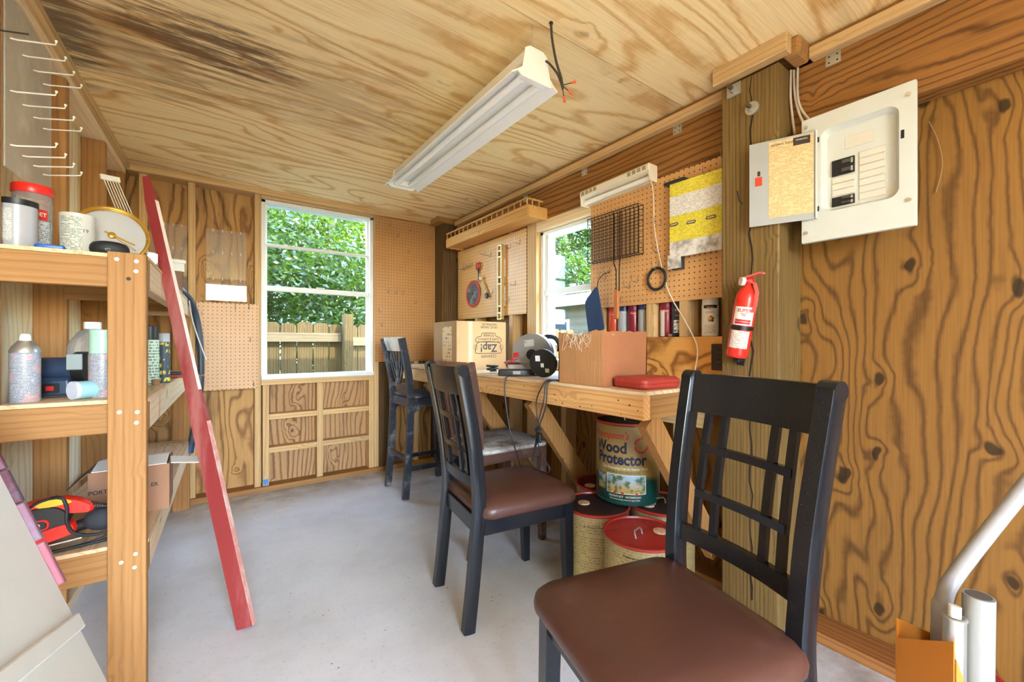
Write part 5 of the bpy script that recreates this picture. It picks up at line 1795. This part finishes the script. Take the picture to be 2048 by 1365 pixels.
def hook_mesh(l=.05, up=.022):
    m = MB()
    m.tube([(0, 0, .018), (-.003, 0, .014), (-.003, 0, -.012), (-.006, 0, -.016), (-l, 0, -.012), (-l - .003, 0, -.006), (-l - .003, 0, up)], .0017, 5)
    return m


HK = hook_mesh().obj('peg_hook', M_hook)
first = [True]


def hook(x_, y_, z_, rz, label, group):
    global HK
    if first[0]:
        o = HK
        first[0] = False
    else:
        o = HK.copy()
        COL.objects.link(o)
    o.location = (x_, y_, z_)
    o.rotation_euler = (0, 0, R(rz))
    tag(o, label, 'hook', group)
    return o


ORD = 'first second third fourth fifth sixth seventh eighth ninth tenth eleventh twelfth thirteenth'.split()


def hooks(spots, board, group, right):
    """spots in order from the left edge of the board as one looks at it"""
    spots = sorted(spots, key=lambda q: ((-q[0] if right else q[0]), -q[1]))
    for k, (a_, z_) in enumerate(spots):
        lb = 'small empty wire hook on the %s, %s from the left' % (board, ORD[k])
        if right:
            hook(1.7832, a_, z_, 0, lb, group)
        else:
            hook(a_, 3.463, z_, 90, lb, group)


hooks(((3.139, 1.70), (3.165, 1.705), (3.105, 1.705), (3.06, 1.71), (3.02, 1.712), (2.82, 1.775), (2.733, 1.75), (2.48, 1.765), (2.359, 1.775), (2.419, 1.49), (2.493, 1.377), (2.712, 1.455)), 'pegboard beyond the side window', 'hooks on the far side pegboard', True)
hooks(((1.225, 1.645), (1.235, 1.515), (1.36, 1.385), (1.41, 1.362), (1.545, 1.458), (1.575, 1.43), (.905, 1.845), (1.47, 1.29)), 'near tan pegboard', 'hooks on the near side pegboard', True)
hook(1.7832, .985, 1.805, 0, 'wire hook holding up the yellow instruction sheet', 'sheet hook')
hook(1.7832, 1.241, 1.437, 0, 'wire hook carrying the black rubber ring', 'ring hook')
hooks(((1.14, 2.06), (1.235, 2.06), (1.41, 2.04), (1.60, 2.00), (1.305, 1.98), (1.395, 1.85), (1.22, 1.50), (1.29, 1.49), (1.345, 1.49), (1.62, 1.40), (1.15, 1.33), (1.46, 1.42), (1.165, 1.22)), 'tall back pegboard', 'hooks on the tall back pegboard', False)
hooks(((.155, 1.31), (.235, 1.315), (.241, 1.085), (.262, .775), (-.022, .775), (-.03, 1.26)), 'small back pegboard', 'hooks on the small back pegboard', False)

# clear hook sheets on the back wall
for x0, x1, z0_, z1_, lb in ((-.008, .220, 1.350, 1.828, 'clear plastic hook sheet between back studs beside the window'), (-.297, -.108, 1.350, 1.828, 'clear plastic hook sheet behind the leaning red board')):
    t = thing('clear_hook_sheet', lb, 'panel', (0, 0, 0), 0, None)
    MB().box((x0, 3.462, z0_), (x1, 3.4645, z1_), 0).obj('sheet', M_acetate, t, smooth=0)
    for i_ in range(4):
        for z_ in (z1_ - .012, z1_ - .16, z0_ + .14):
            xx = x0 + (x1 - x0) * (i_ + .75) / 4.4
            MB().tube([(xx, 3.462, z_), (xx, 3.452, z_ - .004), (xx, 3.448, z_ + .004), (xx, 3.450, z_ + .012)], .0022, 5).obj('clear_hook', plain('hook_clear', (232, 232, 228), .15), t)

# ================================================================== ceiling light
t = thing('shop_light', 'white two-tube shop light hanging on chains below the ceiling', 'light fixture', (.902, 1.712, 1.945), 0)
M_en = plain('shoplight_white', (240, 238, 232), .35, var=.03)
hl = .605
prof = [(-.098, .0), (-.100, .004), (-.062, .030), (-.040, .060), (.040, .060), (.062, .030), (.100, .004), (.098, .0), (.060, .024), (.038, .040), (-.038, .040), (-.060, .024)]
MB().loft([[(a, -hl, b) for a, b in prof], [(a, hl, b) for a, b in prof]]).obj('reflector', M_en, t)
box('channel', (-.045, -hl + .004, .0605), (.045, hl - .004, .098), M_en, t, .004)
for s_ in (-1, 1):
    pl = [(-.062, .0), (-.080, .012), (-.060, .032), (-.047, .100), (-.028, .112), (.028, .112), (.047, .100), (.060, .032), (.080, .012), (.062, .0)]
    MB().prism(pl, -.002, .002, Matrix(((1, 0, 0, 0), (0, 0, 1, s_ * (hl + .003)), (0, 1, 0, 0), (0, 0, 0, 1)))).obj('end_plate', M_en, t)
    box('lamp_holder', (-.055, s_ * (hl - .020) - .012, .008), (.055, s_ * (hl - .020) + .012, .040), M_en, t, .003)
for x_ in (-.036, .036):
    MB().cyl((x_, -hl + .034, .018), (x_, hl - .034, .018), .0132, 18).obj('tube', plain('tube_glass', (246, 244, 238), .2, var=.02), t)
for s_ in (-1, 1):
    yy = s_ * (hl - .02)
    m = MB()
    nlk = 11
    for k in range(nlk):
        z_ = .102 + .098 * (k + .5) / nlk
        ph = (k % 2) * PI / 2
        rx = .0030
        m.tube([(math.cos(ph) * rx * math.cos(a), yy + math.sin(ph) * rx * math.cos(a), z_ + .0062 * math.sin(a)) for a in [2 * PI * j / 8 for j in range(8)]], .0008, 4, closed=True)
    m.obj('chain', M_steel, t)
    MB().tube([(-.012, yy, .100), (0, yy, .112), (.012, yy, .100)], .0012, 5).obj('chain_hook', M_steel, t)
    MB().tube([(0, yy, .200), (.003, yy, .204), (0, yy, .2095)], .0016, 5).obj('ceiling_hook', M_steel, t)
tail = MB().tube(catmull([(.040, -hl - .006, .086), (.046, -hl - .020, .070), (.052, -hl - .050, .025), (.056, -hl - .066, -.015), (.060, -hl - .070, -.035)], 6), .0038, 8).obj('tail_cord', plain('cord_dark', (56, 46, 38), .6), t)
for k, (dx, dz) in enumerate(((.028, .012), (.022, -.012), (.008, -.034))):
    b0 = Vector((.058, -hl - .068, -.022))
    e = b0 + Vector((dx, -.012 + .006 * k, dz))
    MB().cyl(b0, e, .0016, 6).obj('lead', M_black, tail)
    MB().cyl(e, e + (e - b0).normalized() * .018, .0032, 8, .0045).obj('wire_nut', plain('nut_orange', (226, 84, 36), .45), tail)
t = thing('hanging_wire', 'dark cable hanging loose from the ceiling beside the shop light', 'cable', (0, 0, 0))
MB().tube(catmull([(.949, 1.082, CEIL - .001), (.950, 1.078, 2.10), (.957, 1.066, 2.02), (.960, 1.045, 1.955), (.962, 1.040, 1.925)], 6), .0042, 8).obj('cable', plain('cable_brown', (58, 48, 40), .6), t)
MB().cyl((.949, 1.082, CEIL - .004), (.949, 1.082, CEIL), .007, 10).obj('grommet', M_black, t)

# ================================================================== on the bench
Z = BT + .0005
t = thing('printed_carton', 'large tan carton with upside-down glass cleaner print on the bench', 'carton', (1.462, 2.515, Z), 0)
M_zap = plain('carton_tan', (174, 136, 90), .8, var=.08)
hx, hy, hz, tk = .190, .165, .315, .005
for nm_, lo, hi in (('front_side', (-hx, -hy, 0), (hx, -hy + tk, hz)), ('rear_side', (-hx, hy - tk, 0), (hx, hy, hz)), ('left_side', (-hx, -hy + tk, 0), (-hx + tk, hy - tk, hz)),
                    ('right_side', (hx - tk, -hy + tk, 0), (hx, hy - tk, hz)), ('bottom', (-hx + tk, -hy + tk, 0), (hx - tk, hy - tk, tk))):
    box(nm_, lo, hi, M_zap, t, .001)
box('tape_strip', (-.105, -hy - .0006, 0.002), (-.075, -hy - .0001, hz - .002), worn('tape_old', (206, 170, 122), (190, 150, 104), .4, 8, .4), t, 0)


def FZ(x_, z_):     # upside-down print on the front
    return frame((x_, -hy - .0012, z_), (-1, 0, 0), (0, 0, -1))


mzi = plain('zap_ink', (44, 34, 32), .7)
lettering('1/30 OZ. TRIGGER', .021, FZ(.055, .278), mzi, t, squeeze=.8)
lettering('INDUSTRIAL SIZE', .019, FZ(.055, .298), mzi, t, squeeze=.8)
lettering('POWER', .026, FZ(.050, .226), mzi, t, squeeze=.95)
lettering('GLASS & SURFACE', .024, FZ(.050, .199), mzi, t, squeeze=.85)
lettering('Zap!', .072, FZ(.050, .142), mzi, t, bold=.0015)
lettering('CLEANER', .026, FZ(.050, .086), mzi, t, squeeze=1.1)


def zline(pts, nm_='print_outline', closed=True, r_=.0018):
    m = MB()
    m.tube([(x_, -hy - .0004, z_) for x_, z_ in pts], r_, 4, closed=closed)
    return m.obj(nm_, mzi, t)


zline(smooth2([(-.050, .200), (-.045, .182), (.0, .180), (.05, .180), (.10, .180), (.145, .182), (.150, .200), (.130, .215), (.108, .218), (.100, .238), (.05, .240), (.0, .238), (-.008, .218), (-.030, .215)], 4))
zline(smooth2([(-.052, .118), (-.04, .105), (.05, .105), (.14, .105), (.152, .118), (.148, .140), (.125, .178), (-.025, .178), (-.048, .140)], 4))
for cx_ in (-.050, .150):
    for k in range(7):
        a = 2 * PI * k / 7
        zline([(cx_ + .008 * math.cos(a), .145 + .008 * math.sin(a)), (cx_ + .020 * math.cos(a), .145 + .020 * math.sin(a))], 'print_spark', False, .0012)
m = MB()
m.box((-hx - .0012, -.10, .03), (-hx - .0002, .03, .28), 0)
m.obj('side_print', printed('zap_side', (226, 190, 138), (110, 84, 66), .024, 'z', .8, 22, .48, gate=.45), t)

t = thing('torn_carton', 'battered brown cardboard box with ragged open top on the bench', 'carton', (1.388, 1.248, Z), 0)
M_corr = ribbed('corrugated_card', (176, 122, 76), (206, 156, 106), 'y', .0085, .8)
M_corr2 = plain('box_brown', (164, 104, 66), .8, var=.12)
hx, hy, tk = .136, .130, .005
rg = random.Random(9)


def ragged(name, p0, p1, h0, thick, mat, inward, dip=None):
    n = 22
    m = MB()
    a, b = Vector(p0), Vector(p1)
    iw = Vector(inward) * thick
    ri, ro = [], []
    for k in range(n + 1):
        f = k / n
        p = a.lerp(b, f)
        hh = h0 + rg.uniform(-.003, .003) + (dip(f) if dip else 0)
        bul = Vector(inward) * (-.004 * math.sin(f * PI))
        ri.append([p, p + bul + Vector((0, 0, hh)), p + iw + bul + Vector((0, 0, hh + rg.uniform(-.003, .002))), p + iw])
    m.loft(ri)
    return m.obj(name, mat, t)


ragged('left_side', (-hx, -hy, 0), (-hx, hy, 0), .218, tk, M_corr, (1, 0, 0), lambda f: -.016 * math.exp(-((f - .55) / .18) ** 2) + (.006 if f < .25 else 0))
ragged('front_side', (-hx, -hy, 0), (hx, -hy, 0), .220, tk, M_corr2, (0, 1, 0))
ragged('right_side', (hx, -hy, 0), (hx, hy, 0), .216, tk, M_corr2, (-1, 0, 0))
ragged('rear_side', (-hx, hy, 0), (hx, hy, 0), .214, tk, M_corr, (0, -1, 0))
box('bottom', (-hx + tk, -hy + tk, .001), (hx - tk, hy - tk, tk), M_corr2, t, 0)
M_strand = plain('strands', (226, 208, 180), .7)
m = MB()
for k in range(26):
    y_ = rg.uniform(-.06, .08)
    l = rg.uniform(.02, .075)
    m.tube(catmull([(-hx + .004, y_, .207 + rg.random() * .008), (-hx - .006, y_ + rg.uniform(-.012, .012), .206), (-hx - .0065, y_ + rg.uniform(-.02, .02), .205 - l * .5), (-hx - .0062, y_ + rg.uniform(-.03, .03), .205 - l)], 4), .0007, 4)
m.obj('loose_strands', M_strand, t)['kind'] = 'stuff'
m = MB()
for k in range(60):
    p = Vector((rg.uniform(-hx + .02, hx - .02), rg.uniform(-hy + .02, hy - .02), .195))
    m.tube(catmull([p, p + Vector((rg.uniform(-.03, .03), rg.uniform(-.03, .03), rg.uniform(.0, .03))), p + Vector((rg.uniform(-.05, .05), rg.uniform(-.05, .05), rg.uniform(-.005, .02)))], 4), .0012, 4)
m.box((-hx + .012, -hy + .012, .15), (hx - .012, hy - .012, .192), .01)
m.obj('packing_fluff', plain('fluff', (206, 190, 164), .9), t)['kind'] = 'stuff'

t = thing('red_tool_case', 'small red plastic tool case at the near end of the bench', 'case', (1.392, 1.022, Z), -4)
M_rc = worn('case_red', (176, 58, 46), (150, 50, 42), .4, 10, .45)
MB().stack([(rrect(.198, .150, .022, 4), 0), (rrect(.214, .164, .026, 4), .008), (rrect(.216, .166, .026, 4), .021)]).obj('lower_shell', M_rc, t)
MB().stack([(rrect(.216, .166, .026, 4), .0218), (rrect(.214, .164, .026, 4), .034), (rrect(.196, .146, .022, 4), .042)]).obj('upper_shell', M_rc, t)
for k in range(6):
    box('grip_rib', (-.1095, .02 + k * .007, .026), (-.1065, .023 + k * .007, .038), M_rc, t, .0006)

t = thing('black_flat_case', 'flat black plastic case lying on the bench', 'case', (1.345, 1.815, Z), -35)
MB().stack([(rrect(.19, .10, .008, 3), 0), (rrect(.195, .105, .008, 3), .003), (rrect(.195, .105, .008, 3), .016)]).obj('lower_shell', M_black, t)
MB().stack([(rrect(.195, .105, .008, 3), .017), (rrect(.195, .105, .008, 3), .028), (rrect(.185, .095, .008, 3), .032)]).obj('upper_shell', plain('case_black', (40, 40, 44), .35), t)
box('latch', (-.02, -.0555, .008), (.02, -.0526, .026), plain('latch_grey', (150, 140, 130), .4), t, .001)
t = thing('white_bin', 'small translucent white plastic bin behind the black case', 'bin', (1.46, 1.955, Z), -30)
MB().stack([(rrect(.10, .07, .01), 0), (rrect(.115, .085, .012), .05)]).obj('body', plain('bin_white', (236, 234, 230), .4), t)
t = thing('red_bag', 'red and silver plastic packet lying on the white bin', 'packet', (1.463, 1.958, Z + .051), -30)
MB().loft([[(.085 * s_ * math.cos(a), .052 * s_ * math.sin(a), z_ + .004 * math.sin(3 * a)) for a in [2 * PI * k / 24 for k in range(24)]] for s_, z_ in ((.9, .002), (1.0, .008), (.8, .016), (.4, .021))]).obj('bag', worn('bag_red', (170, 36, 56), (222, 214, 220), .7, 14, .3), t)
t = thing('maroon_cloth', 'crumpled maroon cloth beside the white bin', 'cloth', (1.500, 1.850, Z), 0)
MB().loft([[((.060 + .008 * math.sin(5 * a)) * s_ * math.cos(a), .045 * s_ * math.sin(a), z_ + .004 * math.sin(4 * a + s_ * 5) * (s_ > .2) + .004) for a in [2 * PI * k / 28 for k in range(28)]] for s_, z_ in ((1.0, .0), (.95, .016), (.7, .028), (.3, .034))]).obj('cloth', worn('maroon', (122, 26, 52), (206, 170, 176), .3, 10, .8), t)
t = thing('dark_clamp', 'tangle of dark metal clamps between carton and white bin', 'clamp', (1.335, 2.035, Z), 20)
for k in range(7):
    a = k * .9
    MB().bar((.04 * math.cos(a), .03 * math.sin(a), .008 + k * .005), (-.045 * math.cos(a + .5), -.03 * math.sin(a + .5), .014 + k * .005), .009, .006, (0, 0, 1)).obj('jaw', M_black if k % 2 else M_darkmetal, t)

# circular saw, blade guard toward the room
t = thing('circular_saw', 'grey circular saw with steel guard resting on the bench', 'circular saw', (1.450, 1.690, Z), 0)
M_guard = plain('guard_grey', (156, 154, 150), .35, .5)
MSW = frame((-.050, .050, .112), Vector((-.50, .84, -.10)), Vector((-.05, 0, 1)))      # disc plane faces the room


def half_disc(r0, r1, a0, a1, n=24):
    o1 = [(r1 * math.cos(R(a0 + (a1 - a0) * k / n)), r1 * math.sin(R(a0 + (a1 - a0) * k / n))) for k in range(n + 1)]
    o2 = [(r0 * math.cos(R(a1 - (a1 - a0) * k / n)), r0 * math.sin(R(a1 - (a1 - a0) * k / n))) for k in range(n + 1)]
    return o1 + o2


MB().prism(half_disc(.012, .112, -8, 200), -.022, .022, MSW).obj('upper_guard', M_guard, t, 40)
MB().prism([(.085 * math.cos(2 * PI * k / 40), .085 * math.sin(2 * PI * k / 40)) for k in range(40)], -.002, .002, MSW).obj('blade', M_steel, t)
MB().lathe([(.048, .0225), (.052, .04), (.050, .12), (.040, .135), (.001, .136)], 24, MSW).obj('motor', M_black, t)
MB().lathe([(.001, -.034), (.026, -.032), (.030, -.0222)], 20, MSW).obj('arbor_cover', M_black, t)
pts = [MSW @ Vector(p) for p in ((-.02, .060, .065), (-.060, .085, .075), (-.105, .075, .075), (-.130, .035, .070), (-.125, .0, .06))]
MB().tube(catmull(pts, 6), .0125, 10).obj('handle', plain('handle_charcoal', (44, 48, 56), .45), t)
MB().bar(MSW @ Vector((.125, -.020, 0)), MSW @ Vector((-.115, -.062, 0)), .10, .004, MSW.to_3x3() @ Vector((0, 0, 1))).obj('shoe', M_steel, t)
MB().box((.070, -.004, -.034), (.100, .020, -.0225), .003, MSW).obj('red_lever', M_red, t)
MB().box((.100, -.030, -.03), (.118, -.006, .03), .003, MSW).obj('red_lever', M_red, t)
MB().box((-.02, .045, -.0245), (.035, .080, -.0225), .001, MSW).obj('rating_plate', plain('rating_silver', (206, 206, 200), .3, .4), t)
t2 = thing('disc_sander', 'black angle grinder with round disc guard beside torn carton', 'grinder', (1.335, 1.580, Z), 0)
MSD = frame((0, 0, .073), Vector((.50, -.86, 0)), Vector((-.16, -.08, 1)))
MB().lathe([(.068, -.012), (.071, -.008), (.071, .004), (.066, .008), (.020, .010), (.001, .010)], 32, MSD).obj('disc', M_black, t2)
MB().lathe([(.026, -.013), (.030, -.03), (.028, -.06), (.018, -.066)], 20, MSD).obj('gear_head', plain('head_grey', (70, 72, 76), .35, .4), t2)
for (a, b, c, d) in ((-.036, .012, -.012, .040), (-.010, -.018, .006, .002), (.012, -.044, .032, -.024)):
    MB().box((a, b, .0102), (c, d, .0108), 0, MSD).obj('sticker', plain('sticker_white', (224, 220, 216), .5), t2, smooth=0)

# cords hanging over the bench edge
M_cd = plain('cord_black', (34, 34, 36), .5)
XC = 1.222


def cord(label, pts, r_=.0036):
    return tag(MB().tube(catmull(pts, 7), r_, 8).obj('power_cord', M_cd), label, 'cord', None)


cord('black saw cord looping off the bench down to the chair seat', [(1.385, 1.665, Z + .006), (1.33, 1.70, Z + .005), (1.27, 1.735, Z + .005), (1.232, 1.74, Z + .002), (XC - .006, 1.74, .85), (XC - .006, 1.735, .78), (XC - .006, 1.70, .64), (XC - .006, 1.66, .56), (1.19, 1.585, .500), (1.16, 1.54, .483)])
t = thing('bundled_cord', 'black cord tied in a bundle hanging from the bench edge', 'cord', (0, 0, 0))
for k, pts in enumerate((((1.30, 1.44, Z + .004), (1.245, 1.445, Z + .004), (XC, 1.450, .87), (XC - .003, 1.490, .80), (XC - .004, 1.485, .72), (XC - .004, 1.475, .64), (XC - .004, 1.500, .57), (XC - .006, 1.510, .512)),
                         ((1.30, 1.425, Z + .004), (1.245, 1.43, Z + .004), (XC, 1.432, .87), (XC - .003, 1.440, .80), (XC - .010, 1.470, .70), (XC - .012, 1.480, .63), (XC - .010, 1.430, .55), (XC - .008, 1.395, .51), (XC - .006, 1.420, .486), (XC - .006, 1.505, .486)),
                         ((1.29, 1.41, Z + .004), (1.243, 1.415, Z + .004), (XC, 1.418, .87), (XC - .003, 1.425, .78), (XC - .012, 1.462, .68), (XC - .010, 1.490, .60), (XC - .008, 1.515, .515)))):
    MB().tube(catmull(pts, 7), .0032, 8).obj('cord_strand', M_cd, t)
MB().tube([(XC - .008 + .010 * math.cos(a), 1.474 + .016 * math.sin(a), .66 + .001 * a) for a in [4 * PI * k / 28 for k in range(29)]], .0030, 6).obj('tie', M_cd, t)
MB().cyl((XC - .015, 1.452, .615), (XC - .018, 1.448, .655), .009, 10).obj('plug', M_black, t)

# ================================================================== bag of tubes in the near right corner
t = thing('paper_sack', 'orange, red and yellow printed paper sack with tubes at bottom right', 'bag', (1.150, .154, 0), -36)
M_sk = [plain('sack_orange', (200, 124, 36), .6), plain('sack_red', (186, 40, 28), .6), plain('sack_yellow', (204, 184, 60), .6)]
hw, hd = .058, .058
tops = {'l': .53, 'm': .47, 'r': .44}
def panel(nm_, pts, mat):
    m = MB()
    m.loft([[Vector(p) for p in pts], [Vector(p) + Vector((0, .0025, 0)) for p in pts]])
    return m.obj(nm_, mat, t)
panel('front_panel', [(-hw, -hd, 0), (-.030, -hd, 0), (-.034, -hd, .42), (-.044, -hd, .47), (-hw * .96, -hd, .50)], M_sk[0])
panel('front_panel', [(-.0295, -hd, 0), (-.012, -hd, 0), (-.014, -hd, .40), (-.0335, -hd, .44)], M_sk[1])
panel('front_panel', [(-.0115, -hd, 0), (hw, -hd, 0), (hw, -hd, .41), (.045, -hd, .38), (-.0135, -hd, .41)], M_sk[2])
panel('rear_panel', [(-hw, hd - .003, 0), (hw, hd - .003, 0), (hw, hd - .003, .45), (-hw, hd - .003, .50)], M_sk[0])
for s_, mt in ((-1, M_sk[0]), (1, M_sk[1])):
    m = MB()
    x_ = s_ * (hw - .0015)
    m.loft([[Vector((x_ - .0012, -hd + .003, 0)), Vector((x_ - .0012, hd - .0035, 0)), Vector((x_ - .0012, hd - .0035, .46)), Vector((x_ - .0012, -hd + .003, .44 if s_ > 0 else .53))],
            [Vector((x_ + .0012, -hd + .003, 0)), Vector((x_ + .0012, hd - .0035, 0)), Vector((x_ + .0012, hd - .0035, .46)), Vector((x_ + .0012, -hd + .003, .44 if s_ > 0 else .53))]])
    m.obj('side_panel', mt, t)
box('base', (-hw + .003, -hd + .003, .0005), (hw - .003, hd - .004, .004), M_sk[0], t, 0)
WM = Matrix.Translation((1.150, .154, 0)) @ Matrix.Rotation(R(-36), 4, 'Z')


def inbag(x_, y_, z_):
    return WM @ Vector((x_, y_, z_))


t = thing('grey_pipe', 'grey plastic pipe standing in the front of the printed sack', 'pipe', (0, 0, 0))
a, b = inbag(.004, -.032, .006), inbag(.010, -.034, .600)
m = MB()
m.cyl(a, b, .0215, 24)
m.obj('tube', plain('pvc_grey', (150, 148, 142), .4, var=.05), t)
MB().cyl(b - (b - a).normalized() * .002, b + (b - a).normalized() * .0008, .0175, 24).obj('bore', plain('pipe_bore', (90, 84, 76), .7), t)
t = thing('bent_white_pipe', 'white pipe leaning up out of the printed sack to the right', 'pipe', (0, 0, 0))
MB().tube(catmull([inbag(.010, .036, .006), inbag(.010, .036, .48), inbag(.018, .036, .55), inbag(.050, .036, .61), inbag(.20, .036, .80)], 5), .0135, 16).obj('tube', plain('pipe_white', (160, 155, 152), .35), t)
t = thing('metal_tube', 'silver caulking tube with white tip at the left of the sack', 'tube', (0, 0, 0))
a, b = inbag(-.036, -.032, .006), inbag(-.034, -.034, .560)
MB().cyl(a, b, .0160, 20).obj('body', M_steel, t)
MB().tube([b + Vector((.0150 * math.cos(q), .0150 * math.sin(q), .0)) for q in [2 * PI * k / 20 for k in range(20)]], .003, 6, closed=True).obj('rim', M_steel, t)
MB().cyl(b, b + Vector((.004, .0, .020)), .009, 12).obj('tip', M_white, t)
t = thing('grey_cloth_roll', 'roll of grey speckled cloth behind the grey pipe', 'cloth', (0, 0, 0))
a, b = inbag(.038, .004, .006), inbag(.046, .002, .560)
MB().sweep([a, a.lerp(b, .5), a.lerp(b, .85), b], circ(.017, 20), scales=[1, 1, .95, .6]).obj('roll', worn('roll_grey', (168, 164, 156), (96, 60, 40), .35, 14, .8), t)

# dry grass and shavings blown in under the back wall
rg = random.Random(21)
m = MB()
for k in range(46):
    p = Vector((rg.uniform(-.05, .45), rg.uniform(2.9, 3.42), .003))
    a = rg.uniform(0, 6.28)
    l = rg.uniform(.02, .09)
    m.tube(catmull([p, p + Vector((math.cos(a) * l * .5, math.sin(a) * l * .5, rg.uniform(.0, .02))), p + Vector((math.cos(a + .6) * l, math.sin(a + .6) * l, .002))], 4), .0008, 4)
so = m.obj('dry_grass', plain('straw', (206, 180, 124), .9))
so['kind'] = 'stuff'
tag(so, 'loose strands of dry grass on the floor by the back wall', 'grass')
